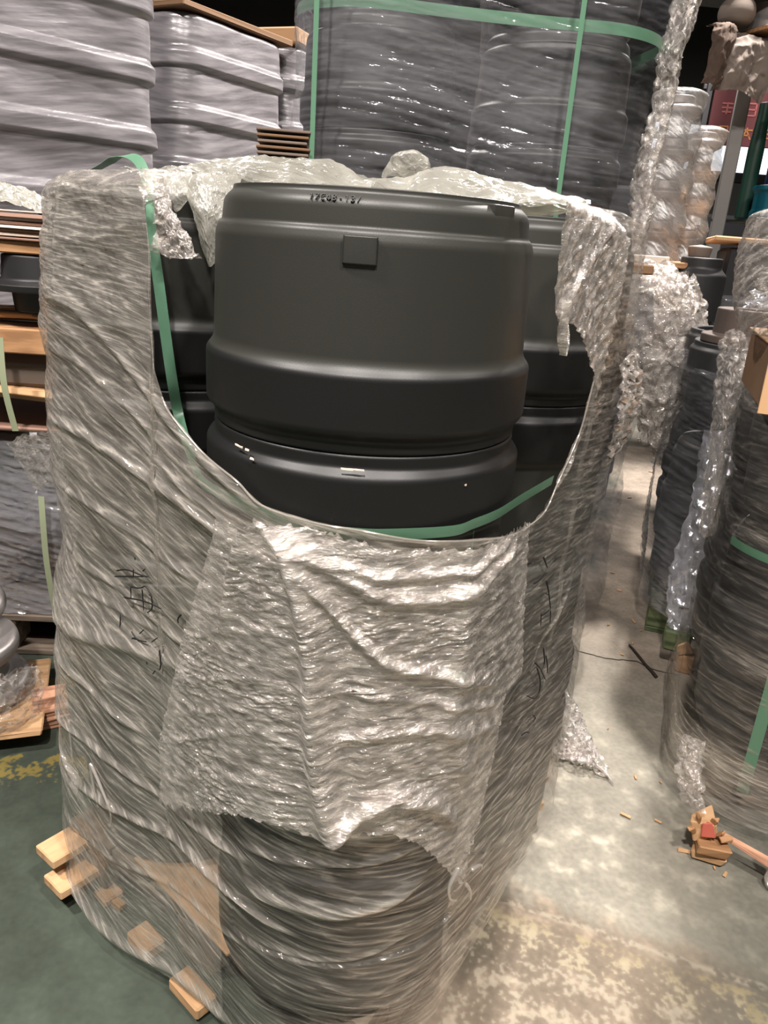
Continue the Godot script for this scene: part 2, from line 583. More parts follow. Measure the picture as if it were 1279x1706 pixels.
func drum_profile(h: float) -> Array:
	# from the mouth (y = 0) up the outside to the mounting face, down the bore; k stretches the barrel
	var k := h - 0.324
	return [
		[0.205, 0.004, 0.002], [0.209, 0.0, 0.002], [0.231, 0.0, 0.002], [0.233, 0.003, 0.002], [0.233, 0.017, 0.004], [0.245, 0.030, 0.006],
		[0.245, 0.102, 0.005], [0.2335, 0.116, 0.022], [0.2305, 0.262 + k, 0.004], [0.2265, 0.274 + k, 0.010], [0.2215, 0.278 + k, 0.006], [0.2185, 0.307 + k, 0.014], [0.206, 0.318 + k, 0.003],
		[0.2055, 0.324 + k, 0.0015], [0.085, 0.324 + k, 0.004], [0.085, 0.300 + k, 0.004], [0.19, 0.296 + k, 0.012], [0.205, 0.27 + k, 0.02], [0.205, 0.004, 0.0],
	]

func make_drum(called: String, label: String, h: float, group: String) -> Node3D:
	var t := thing(called, label, "brake drum", Vector3.ZERO, 0.0, group)
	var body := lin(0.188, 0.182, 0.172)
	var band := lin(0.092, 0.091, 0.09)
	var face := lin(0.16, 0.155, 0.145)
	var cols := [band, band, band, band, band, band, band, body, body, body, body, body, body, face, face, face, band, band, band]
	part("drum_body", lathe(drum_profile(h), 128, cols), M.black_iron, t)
	return t

func pad_mesh(w: float, h: float, r: float, th: float) -> ArrayMesh:   # a cast boss bent to the barrel, with bevelled sides
	var v := PackedVector3Array()
	var col := PackedColorArray()
	var xs := [-0.5, -0.5, -0.44, -0.3, -0.1, 0.1, 0.3, 0.44, 0.5, 0.5]
	var ys := [-0.5, -0.5, -0.43, 0.43, 0.5, 0.5]
	for j in ys.size():
		for i in xs.size():
			var edge: bool = i == 0 or i == xs.size() - 1 or j == 0 or j == ys.size() - 1
			var bev: bool = i == 1 or i == xs.size() - 2 or j == 1 or j == ys.size() - 2
			var a: float = xs[i] * w / r
			var rr := r - 0.02 if edge else r + th * (0.75 if bev else 1.0)
			v.append(Vector3(sin(a) * rr, ys[j] * h, cos(a) * rr))
			col.append(lin(0.205, 0.196, 0.185))
	return grid(v, xs.size(), ys.size(), PackedVector2Array(), col)

func build_near_pallet() -> void:
	var g := "black brake drums stacked on the near pallet"
	drum0 = make_drum("brake_drum", "uncovered topmost black brake drum at the torn opening, mouth down", 0.324, g)
	var cols := []
	for k in 4:
		cols.append(Vector3(NC[k].x, 0, NC[k].y))
	var top := 1.5515
	var names := ["front column, near pallet", "right column, near pallet", "rear column, near pallet", "left column, near pallet"]
	var lower: Node3D = null
	var second: Node3D = null
	for k in 4:
		var dy := 0.0 if k == 0 else -0.004
		var turn: float = [0.0, 0.9, 2.0, -0.7][k]
		if k == 0:
			drum0.position = cols[0] + Vector3(0, top - 0.324, 0)
		else:
			copy(drum0, "topmost black brake drum, mouth down, " + names[k], cols[k] + Vector3(0, top - 0.324 + dy, 0), Vector3(0, turn, 0), g)
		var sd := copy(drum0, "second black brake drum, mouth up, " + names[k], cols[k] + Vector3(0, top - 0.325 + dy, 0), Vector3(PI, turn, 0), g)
		if k == 0: second = sd
		if lower == null:
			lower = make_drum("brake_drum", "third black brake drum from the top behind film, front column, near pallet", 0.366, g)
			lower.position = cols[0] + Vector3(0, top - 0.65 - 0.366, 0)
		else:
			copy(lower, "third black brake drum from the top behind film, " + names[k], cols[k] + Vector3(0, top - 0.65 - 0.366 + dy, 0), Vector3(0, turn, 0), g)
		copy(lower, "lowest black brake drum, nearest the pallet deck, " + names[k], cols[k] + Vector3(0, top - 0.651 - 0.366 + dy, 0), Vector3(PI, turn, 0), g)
	# bosses and cast figures of the top drum
	var p1 := part("casting_pad", pad_mesh(0.041, 0.034, 0.2305, 0.0045), M.black_iron, drum0, Vector3(0, 0.2525, 0), Vector3(0, -0.042, 0))
	p1.set_meta("label", "square raised casting pad on the barrel")
	var p2 := part("casting_pad", pad_mesh(0.05, 0.018, 0.211, 0.007), M.black_iron, drum0, Vector3(0, 0.309, 0), Vector3(0, 0.89, 0))
	p2.set_meta("label", "small cast lug at the top rim")
	var text := "17C48-13/"
	var mark := Node3D.new()
	mark.name = "cast_figures"
	drum0.add_child(mark)
	for i in text.length():
		var tm := TextMesh.new()
		tm.text = text[i]
		var fo := SystemFont.new()
		fo.font_names = PackedStringArray(["Droid Sans"])
		tm.font = fo
		tm.font_size = 13
		tm.pixel_size = 0.00085
		tm.depth = 0.002
		var a := -0.345 + 0.0345 * i
		part("figure", tm, M.cast_grey, mark, Vector3(sin(a) * 0.2172, 0.3095, cos(a) * 0.2172), Vector3(-0.5, a, 0))
	# bare metal chips in the paint of the second drum
	for q in [[-0.752, 1.2135, 0.243, 0.012], [-0.72, 1.213, 0.244, 0.009], [-0.661, 1.2125, 0.2445, 0.008], [-0.614, 1.203, 0.2462, 0.007], [-0.03, 1.211, 0.2447, 0.022], [0.02, 1.2105, 0.2449, 0.014], [0.654, 1.186, 0.2462, 0.003]]:
		var fl := part("paint_chip", slab(Vector3(q[3], 0.0028, 0.0012), 0.0005, 0.0006), M.paper, second, Vector3.ZERO)
		fl.transform = second.transform.affine_inverse() * Transform3D(Basis(Vector3.UP, q[0]), cols[0] + Vector3(sin(q[0]) * q[2], q[1], cos(q[0]) * q[2]))
	var pal := build_pallet("wood_pallet", "pale wooden pallet under the near film-wrapped stack of drums", Vector3(CX, 0, CZ), PH0 + PI / 4, 0.86, 0.84, M.grey_wood)
	var bas := Transform3D(Basis(Vector3.UP, PH0 + PI / 4), Vector3(CX, 0, CZ)).affine_inverse()
	var tr := -(PH0 + PI / 4)
	# boards that stick out past the film at the corners, and block ends along the left side
	for q in [[-0.62, 0.122, -1.475, 0.30, 0.024, 0.075, 0.927], [-0.60, 0.062, -1.44, 0.28, 0.024, 0.075, 0.91], [0.335, 0.128, -1.70, 0.34, 0.024, 0.10, 0.559], [0.33, 0.05, -1.69, 0.34, 0.03, 0.09, 0.5], [0.33, 0.088, -1.70, 0.26, 0.05, 0.07, 0.55]]:
		part("deck_board", slab(Vector3(q[3], q[4], q[5]), 0.003), M.pale_wood, pal, bas * Vector3(q[0], q[1], q[2]), Vector3(0, q[6] + tr, 0))
	for q in [[-0.575, 0.012, -1.372, 0.05, 0.02], [-0.447, 0.026, -1.243, 0.075, 0.03], [-0.317, 0.026, -1.133, 0.10, 0.03]]:
		part("block", slab(Vector3(q[3], q[4], 0.05), 0.004), M.pale_wood, pal, bas * Vector3(q[0], q[1], q[2]), Vector3(0, -0.717 + tr, 0))
	solo("slip_sheet", slab(Vector3(0.34, 0.008, 0.30), 0.002), M.cardboard, "tan piece of board on the near pallet deck, seen through the film at lower left", "sheet", Vector3(-0.27, 0.165, -1.33), Vector3(0, -0.717, 0))

func build_pallet(called: String, label: String, at: Vector3, turn: float, w: float, d: float, m: Material, group := "") -> Node3D:
	var t := thing(called, label, "pallet", at, turn, group)
	var n := 6
	for i in n:      # deck boards run along x
		part("deck_board", slab(Vector3(w, 0.024, d / n - 0.022 + (0.03 if i == 0 or i == n - 1 else 0.0)), 0.003), m, t, Vector3(0, 0.148, -d / 2 + d / n * (i + 0.5)))
	for i in 3:
		part("stringer", slab(Vector3(0.1, 0.022, d), 0.003), m, t, Vector3((w - 0.1) / 2 * (i - 1), 0.124, 0))
		for j in 3:
			part("block", slab(Vector3(0.1, 0.088, 0.12), 0.004), m, t, Vector3((w - 0.1) / 2 * (i - 1), 0.068, (d - 0.12) / 2 * (j - 1)))
	for j in 3:
		part("bottom_board", slab(Vector3(w, 0.022, 0.1), 0.003), m, t, Vector3(0, 0.012, (d - 0.1) / 2 * (j - 1)))
	return t

# ---------------------------------------------------------------- stretch film of the near pallet
# outlines, folds and pen strokes on the near film, each a list of [u, v]; folds carry width, height, extra opacity
const RIM := [[-0.410, 1.413], [-0.414, 1.302], [-0.389, 1.253], [-0.366, 1.230], [-0.285, 1.190], [-0.209, 1.169], [-0.163, 1.146], [-0.090, 1.137], [-0.025, 1.132], [0.058, 1.117], [0.166, 1.101], [0.262, 1.083], [0.344, 1.081], [0.391, 1.092], [0.429, 1.131], [0.499, 1.202], [0.531, 1.292]]
const LEFT_TOP := [[-0.448, 1.566], [-0.426, 1.548], [-0.414, 1.501], [-0.414, 1.454], [-0.416, 1.413]]
const LOW := [[-1.1, 0.10], [-0.83, 0.07], [-0.63, 0.045], [-0.39, 0.055], [-0.25, 0.085], [0.0, 0.11], [0.17, 0.13], [0.28, 0.16], [0.47, 0.172], [0.65, 0.2]]
const FLAP_LOW := [[0.222, 1.558], [0.230, 1.507], [0.248, 1.446], [0.259, 1.408], [0.339, 1.395], [0.385, 1.373], [0.487, 1.327], [0.536, 1.294]]
const FLAP_TOP := [[0.221, 1.561], [0.269, 1.572], [0.402, 1.567], [0.535, 1.561], [0.637, 1.530]]
const TAIL := [[0.249, 1.438], [0.321, 1.411], [0.294, 1.391], [0.289, 1.362]]
const HANG_LEFT := [[1.117, -0.230], [1.076, -0.244], [1.012, -0.268], [0.880, -0.319], [0.829, -0.337], [0.666, -0.384], [0.531, -0.387]]
const HANG_RIGHT := [[1.105, 0.277], [1.042, 0.287], [0.966, 0.296], [0.814, 0.330], [0.842, 0.264], [0.814, 0.265], [0.760, 0.257], [0.685, 0.243], [0.602, 0.219], [0.553, 0.201], [0.476, 0.181]]
const HANG_TOP := [[-0.230, 1.117], [-0.204, 1.115], [-0.178, 1.118], [-0.155, 1.129], [-0.143, 1.144], [-0.111, 1.138], [-0.081, 1.135], [-0.025, 1.124], [0.047, 1.112], [0.134, 1.106], [0.277, 1.105]]
const HANG_BOTTOM := [[-0.387, 0.531], [-0.260, 0.592], [-0.175, 0.642], [-0.116, 0.654], [-0.065, 0.650], [-0.032, 0.641], [-0.000, 0.659], [0.041, 0.653], [0.089, 0.615], [0.132, 0.551], [0.181, 0.476]]
const FOLDS := [
	[[[-0.774, 1.361], [-0.700, 1.361], [-0.639, 1.355], [-0.513, 1.296], [-0.352, 1.206], [-0.250, 1.168], [-0.163, 1.138]], 0.014, 0.008, 0.5],
	[[[-0.768, 1.274], [-0.651, 1.265], [-0.484, 1.216], [-0.353, 1.160]], 0.01, 0.006, 0.3],
	[[[-0.789, 1.144], [-0.646, 1.142], [-0.528, 1.127], [-0.356, 1.102], [-0.184, 1.070], [-0.087, 1.048]], 0.012, 0.008, 0.5],
	[[[-0.615, 1.231], [-0.470, 1.170], [-0.324, 1.120], [-0.184, 1.097]], 0.007, 0.004, 0.35],
	[[[-0.781, 1.017], [-0.578, 1.017], [-0.393, 0.989], [-0.281, 0.979]], 0.008, 0.005, 0.35],
	[[[-0.828, 0.889], [-0.726, 0.888], [-0.551, 0.877], [-0.400, 0.857], [-0.315, 0.849]], 0.009, 0.006, 0.5],
	[[[-0.769, 0.821], [-0.554, 0.840], [-0.365, 0.843]], 0.007, 0.004, 0.3],
	[[[-0.828, 0.730], [-0.723, 0.734], [-0.498, 0.785], [-0.332, 0.808]], 0.018, 0.008, 0.4],
	[[[-0.828, 0.674], [-0.770, 0.644], [-0.573, 0.629], [-0.450, 0.615]], 0.009, 0.007, 0.5],
	[[[-0.828, 0.504], [-0.703, 0.506], [-0.540, 0.510], [-0.416, 0.502], [-0.176, 0.517]], 0.008, 0.007, 0.6],
	[[[-0.828, 0.425], [-0.762, 0.396], [-0.719, 0.376], [-0.548, 0.405], [-0.381, 0.429], [-0.203, 0.434], [-0.083, 0.406]], 0.009, 0.01, 0.7],
	[[[-0.828, 0.235], [-0.558, 0.277], [-0.346, 0.312], [-0.160, 0.342]], 0.008, 0.004, 0.25],
	[[[-0.828, 0.069], [-0.626, 0.054], [-0.481, 0.070], [-0.332, 0.086], [-0.201, 0.115]], 0.016, 0.008, 0.5],
	[[[-0.211, 0.525], [-0.182, 0.487], [-0.162, 0.474], [-0.106, 0.475], [-0.025, 0.467], [0.053, 0.483], [0.118, 0.508], [0.139, 0.548]], 0.02, 0.01, 0.6],
	[[[-0.236, 0.553], [-0.140, 0.560], [-0.040, 0.565], [0.056, 0.575], [0.122, 0.581]], 0.01, 0.006, 0.3],
	[[[-0.174, 0.361], [-0.060, 0.358], [0.040, 0.369], [0.130, 0.396]], 0.008, 0.004, 0.3],
	[[[0.628, 0.270], [0.362, 0.264], [0.143, 0.275], [0.050, 0.211]], 0.014, 0.008, 0.5],
	[[[0.515, 0.334], [0.289, 0.355], [0.125, 0.316], [0.027, 0.232]], 0.01, 0.006, 0.4],
	[[[0.368, 1.082], [0.399, 1.106], [0.455, 1.136], [0.533, 1.229]], 0.01, 0.008, 0.4],
	[[[0.446, 0.737], [0.494, 0.805], [0.569, 0.853], [0.627, 0.911]], 0.008, 0.004, 0.35],
	[[[0.481, 0.539], [0.509, 0.637], [0.561, 0.750]], 0.01, 0.004, 0.2],
	[[[-0.123, 1.068], [-0.052, 1.016], [0.018, 0.963], [0.076, 0.927], [0.176, 0.877]], 0.014, 0.006, 0.3],
]
const HANG_DOWN := [
	[[[-0.143, 1.144], [-0.110, 1.100], [-0.093, 1.042], [-0.075, 0.945], [-0.070, 0.849], [-0.060, 0.758], [-0.041, 0.657]], 0.016, 0.02, 0.35],
	[[[-0.178, 1.116], [-0.199, 1.037], [-0.211, 0.947]], 0.01, 0.006, 0.2],
	[[[-0.003, 0.714], [-0.022, 0.681], [-0.036, 0.647]], 0.016, 0.004, 0.05],
	[[[0.119, 0.903], [0.107, 0.836], [0.155, 0.705]], 0.02, 0.008, 0.1],
]
const HANG_ACROSS := [
	[[[-0.102, 1.093], [-0.063, 1.039], [-0.025, 0.989], [0.022, 0.942], [0.080, 0.922], [0.298, 0.823]], 0.01, 0.01, 0.4],
	[[[-0.110, 1.116], [-0.050, 1.075], [0.015, 1.043], [0.086, 1.036], [0.142, 1.046], [0.238, 1.087]], 0.01, 0.009, 0.3],
	[[[-0.080, 1.097], [-0.008, 1.078], [0.051, 1.072], [0.118, 1.075], [0.215, 1.094]], 0.007, 0.006, 0.2],
	[[[-0.065, 0.665], [-0.033, 0.658], [-0.003, 0.703], [0.045, 0.720], [0.102, 0.691], [0.153, 0.624]], 0.018, 0.014, 0.2],
	[[[-0.378, 0.717], [-0.241, 0.793], [-0.147, 0.846], [-0.079, 0.837]], 0.008, 0.005, 0.15],
	[[[-0.356, 0.786], [-0.225, 0.860], [-0.139, 0.899], [-0.080, 0.886]], 0.008, 0.005, 0.1],
	[[[-0.371, 0.660], [-0.242, 0.749], [-0.146, 0.810], [-0.074, 0.797]], 0.007, 0.005, 0.1],
	[[[-0.319, 0.880], [-0.199, 0.952], [-0.131, 0.973], [-0.082, 0.944]], 0.007, 0.004, 0.1],
	[[[-0.055, 0.821], [0.006, 0.835], [0.089, 0.826], [0.247, 0.754]], 0.01, 0.006, 0.15],
	[[[-0.066, 0.909], [0.002, 0.895], [0.084, 0.873], [0.232, 0.808]], 0.007, 0.004, 0.15],
	[[[-0.385, 0.577], [-0.259, 0.665], [-0.145, 0.720], [-0.067, 0.714]], 0.012, 0.006, 0.3],
]
const PEN := [
	[[-0.475, 0.967], [-0.474, 0.961]],
	[[-0.539, 0.919], [-0.502, 0.934], [-0.458, 0.940], [-0.434, 0.945]],
	[[-0.548, 0.905], [-0.487, 0.927], [-0.449, 0.940]],
	[[-0.452, 0.949], [-0.443, 0.957]],
	[[-0.481, 0.943], [-0.482, 0.926]],
	[[-0.493, 0.906], [-0.493, 0.881]],
	[[-0.493, 0.906], [-0.466, 0.913], [-0.445, 0.925]],
	[[-0.445, 0.925], [-0.429, 0.914], [-0.427, 0.891], [-0.444, 0.875]],
	[[-0.456, 0.917], [-0.453, 0.873]],
	[[-0.521, 0.875], [-0.452, 0.894], [-0.396, 0.901]],
	[[-0.341, 0.914], [-0.351, 0.902], [-0.350, 0.894]],
	[[-0.472, 0.823], [-0.454, 0.840]],
	[[-0.498, 0.818], [-0.477, 0.810], [-0.446, 0.819]],
	[[-0.434, 0.823], [-0.411, 0.843]],
	[[-0.497, 0.794], [-0.495, 0.805], [-0.484, 0.809]],
	[[-0.541, 0.775], [-0.494, 0.783], [-0.441, 0.795]],
	[[-0.453, 0.787], [-0.450, 0.772]],
	[[-0.409, 0.821], [-0.406, 0.794], [-0.411, 0.779]],
	[[-0.424, 0.773], [-0.434, 0.760]],
	[[-0.532, 0.840], [-0.545, 0.736]],
	[[-0.516, 0.764], [-0.495, 0.766], [-0.479, 0.776]],
	[[0.393, 1.005], [0.409, 0.988], [0.423, 0.974]],
	[[0.363, 0.965], [0.389, 0.963], [0.419, 0.968]],
	[[0.426, 0.949], [0.447, 0.921], [0.475, 0.873]],
	[[0.433, 0.922], [0.450, 0.912]],
	[[0.429, 0.878], [0.452, 0.875], [0.472, 0.875]],
	[[0.426, 0.887], [0.434, 0.856]],
	[[0.475, 0.873], [0.485, 0.840]],
	[[0.468, 0.797], [0.488, 0.756], [0.477, 0.745]],
	[[0.489, 0.771], [0.509, 0.740], [0.517, 0.718]],
	[[0.431, 0.782], [0.469, 0.751], [0.513, 0.704]],
	[[0.448, 0.764], [0.480, 0.720], [0.484, 0.691], [0.462, 0.689], [0.412, 0.721]],
	[[0.470, 0.647], [0.486, 0.632], [0.476, 0.627]],
	[[0.419, 0.629], [0.443, 0.623], [0.464, 0.610]],
]
const STRAP_FRONT := [[-0.334, 1.187], [-0.315, 1.151], [-0.278, 1.137], [-0.209, 1.133], [-0.143, 1.128], [-0.090, 1.124], [-0.041, 1.124], [0.007, 1.124], [0.104, 1.124], [0.148, 1.128], [0.207, 1.130], [0.292, 1.133], [0.415, 1.134]]


func build_wrap() -> void:
	var wrap := thing("stretch_wrap", "torn clear stretch film wound round the near pallet of black drums", "stretch film")
	var n1 := noise(FastNoiseLite.TYPE_SIMPLEX_SMOOTH, 1.0, 3, 61, FastNoiseLite.FRACTAL_RIDGED)
	var n2 := noise(FastNoiseLite.TYPE_SIMPLEX_SMOOTH, 1.0, 2, 62)
	var n3 := noise(FastNoiseLite.TYPE_SIMPLEX, 1.0, 3, 63, FastNoiseLite.FRACTAL_RIDGED)
	var n4 := noise(FastNoiseLite.TYPE_SIMPLEX_SMOOTH, 1.0, 2, 64)
	# upper edge of the film by u
	var top := [[-0.46, 1.566], [-0.447, 1.562], [-0.43, 1.546], [-0.42, 1.50], [-0.416, 1.413], [-0.412, 1.302]] + RIM.slice(2) + [[0.54, 1.40], [0.552, 1.566]]
	# how far the film leans out or in at the left, by height
	var lean := [[0.0, 0.045], [0.13, 0.037], [0.455, 0.028], [0.69, 0.022], [0.75, 0.024], [0.87, 0.0], [1.02, 0.006], [1.12, 0.004], [1.25, -0.005], [1.355, 0.004], [1.42, -0.004], [1.55, -0.010]]
	var us := PackedFloat32Array()
	var u := -1.08
	while u < 1.0:
		us.append(u)
		u += 0.0032 if u > -0.80 and u < 0.70 else 0.012
	while u < NPER - 1.08:
		us.append(u)
		u += 0.04
	us.append(NPER - 1.08)
	var nu := us.size()
	var nv := 380
	var verts := PackedVector3Array()
	var uvs := PackedVector2Array()
	var cols := PackedColorArray()
	verts.resize(nu * nv)
	uvs.resize(nu * nv)
	cols.resize(nu * nv)
	for i in nu:
		u = us[i]
		var uw := u if u < 1.78 else u - NPER
		var tv := curve(top, uw)
		var lv := curve(LOW, uw)
		var h := near_at(u, 0.0)
		var fv := []
		for f in FOLDS:
			var p: Array = f[0]
			var edge := clampf((uw - p[0][0]) / 0.06, 0, 1) * clampf((p[-1][0] - uw) / 0.06, 0, 1)
			if edge > 0.0: fv.append([curve(p, uw), f[1], f[2] * edge, f[3] * edge])
		var right := smoothstep(0.1, 0.3, uw)
		var leftcol := 1.0 - smoothstep(-0.53, -0.43, uw)
		var leftlean := 1.0 - smoothstep(-0.60, -0.40, uw)
		var onarc := 1.0 if absf(absf(uw) - 0.466) > 0.247 else 0.0
		var slope := 0.24 if uw < 0 else 0.1
		for j in nv:
			var t := float(j) / (nv - 1)
			var v := lv + (tv - lv) * t
			var off := 0.004 + leftlean * curve(lean, v)
			var al := 0.0
			var s := v + slope * uw * clampf(1.0 - (v - 1.3) / 0.2, 0.0, 1.0)
			# the film sinks between the bands of the drums
			if v > 0.35: off += (cos((v - 1.2275) * TAU / 0.69) - 1.0) * 0.005 * (0.2 + 0.8 * onarc)
			off += 0.007 * n4.get_noise_2d(uw * 4.0, s * 7.0)
			for f in fv:
				var q: float = (v - f[0]) / f[1]
				if absf(q) < 2.6:
					var e := exp(-q * q * 1.6)
					off += f[2] * e
					al += f[3] * e
			var a1 := n1.get_noise_2d(uw * 2.6, s * 46.0)
			var a2 := n2.get_noise_2d(uw * 7.0 + 30.0, s * 150.0)
			var cr := smoothstep(1.28, 1.38, v) * leftcol
			off += 0.0009 * a1 + 0.0004 * a2
			var a3 := 0.0
			if cr > 0.0:
				a3 = cr * n3.get_noise_2d(uw * 20.0, s * 42.0)
				off += 0.0018 * a3
			var base := lerpf(0.76, 0.66, smoothstep(0.66, 0.40, v))
			base = lerpf(base, lerpf(0.55, 0.42, smoothstep(0.55, 0.9, v)), right)
			base += 0.42 * cr
			if uw > -0.25 and uw < 0.2 and v < 0.62: base = 0.26
			var edge2 := clampf(1.0 - (tv - v) / 0.012, 0.0, 1.0) if tv < 1.5 else 0.0
			al = clampf(base + al + 0.34 * a1 + 0.26 * a2 + edge2 * 0.5 + a3 * 0.5, 0.03, 1.6)
			# turned in over the top of the drums
			if tv > 1.5 and v > 1.525:
				var w := (v - 1.525) / (tv - 1.525)
				off -= 0.045 * w * w
			var k := j * nu + i
			verts[k] = Vector3(h[0].x + h[1].x * off, v, h[0].y + h[1].y * off)
			uvs[k] = Vector2(uw, s)
			cols[k] = Color(1, 1, 1, al)
	part("wound_film", grid(verts, nu, nv, uvs, cols), M.film_streaked, wrap)
	build_right_flap(wrap, n2, n3)
	build_hanging(n1, n2, n3)
	build_writing(wrap)
	# gathered film rope at the lower left corner, and torn strands
	for s in [[[-0.64, 0.47], [-0.60, 0.43], [-0.57, 0.39], [-0.575, 0.35]], [[-0.64, 0.47], [-0.635, 0.42], [-0.62, 0.37]], [[-0.72, 0.53], [-0.72, 0.48], [-0.72, 0.42]]]:
		var pts := []
		for p in s: pts.append(near3(p[0], p[1], 0.035))
		part("film_strand", tube(smooth_line(pts), 0.004, 0.001), M.film_crinkled, wrap)
	# the torn rim of the opening is rolled into a cord
	var rim := []
	for p in RIM.slice(2): rim.append(near3(p[0], p[1], 0.006))
	part("rolled_rim", tube(smooth_line(rim, 10), 0.0018, 0.0016, 8), M.film_streaked, wrap)

func build_right_flap(wrap: Node3D, n2: FastNoiseLite, n3: FastNoiseLite) -> void:
	# the loose film that loops over the top of the right column
	var low := [[0.222, 1.53], [0.230, 1.507], [0.248, 1.446], [0.259, 1.408], [0.339, 1.395], [0.385, 1.373], [0.487, 1.327], [0.536, 1.29], [0.57, 1.25]]
	var top := [[0.221, 1.561], [0.269, 1.574], [0.402, 1.570], [0.535, 1.563], [0.637, 1.55]]
	var nu := 110
	var nv := 120
	var v := PackedVector3Array()
	var uv := PackedVector2Array()
	var c := PackedColorArray()
	for j in nv:
		for i in nu:
			var u := lerpf(0.222, 0.57, float(i) / (nu - 1))
			var t := float(j) / (nv - 1)
			var y := lerpf(curve(low, u), curve(top, u), t)
			var off := 0.014 + 0.010 * sin(u * 22.0 + y * 9.0) * (1.0 - t) + 0.005 * n3.get_noise_2d(u * 7.0 + y * 5.0, y * 22.0 - u * 16.0) + 0.0008 * n2.get_noise_2d(u * 60.0, y * 90.0)
			off += 0.02 * clampf(1.0 - (u - 0.222) / 0.08, 0, 1)
			# diagonal crease
			var q := (y - (1.40 + (u - 0.255) * 0.62)) / 0.010
			off += 0.008 * exp(-q * q)
			if t > 0.85: off -= 0.05 * pow((t - 0.85) / 0.15, 2)
			v.append(near3(u, y, off))
			uv.append(Vector2(u + y * 0.5, y * 0.8 - u * 0.5))
			c.append(Color(1, 1, 1, clampf(1.5 + 0.5 * exp(-q * q) + 0.4 * n3.get_noise_2d(u * 14.0, y * 25.0), 0, 2.2)))
	part("loose_flap", grid(v, nu, nv, uv, c), M.film_crinkled, wrap)
	# pointed tail below the flap
	v = PackedVector3Array()
	uv = PackedVector2Array()
	c = PackedColorArray()
	for j in 14:
		for i in 10:
			var t := j / 13.0
			var s := i / 9.0 - 0.5
			var u := 0.275 + 0.02 * t + s * lerpf(0.06, 0.003, t)
			v.append(near3(u, 1.43 - 0.075 * t, 0.03 + 0.006 * sin(s * 9.0 + t * 4.0)))
			uv.append(Vector2(u, 1.42 - 0.1 * t))
			c.append(Color(1, 1, 1, 1.1))
	part("torn_tail", grid(v, 10, 14, uv, c, true), M.film_crinkled, wrap)
	# tuft of torn film on the aisle side
	v = PackedVector3Array()
	uv = PackedVector2Array()
	c = PackedColorArray()
	for j in 30:
		for i in 16:
			var t := j / 29.0
			var s := i / 15.0 - 0.5
			var u := 0.70 + s * (0.09 + 0.05 * sin(t * 3.0)) + 0.02 * n3.get_noise_2d(s * 6.0, t * 9.0)
			v.append(near3(u, 1.32 - 0.20 * t + 0.02 * s, 0.012 + 0.018 * sin(t * 3.0) + 0.012 * n3.get_noise_2d(s * 12.0, t * 12.0)))
			uv.append(Vector2(s * 0.2, t * 0.2))
			c.append(Color(1, 1, 1, 1.1))
	part("torn_tuft", grid(v, 16, 30, uv, c, true), M.film_crinkled, wrap)

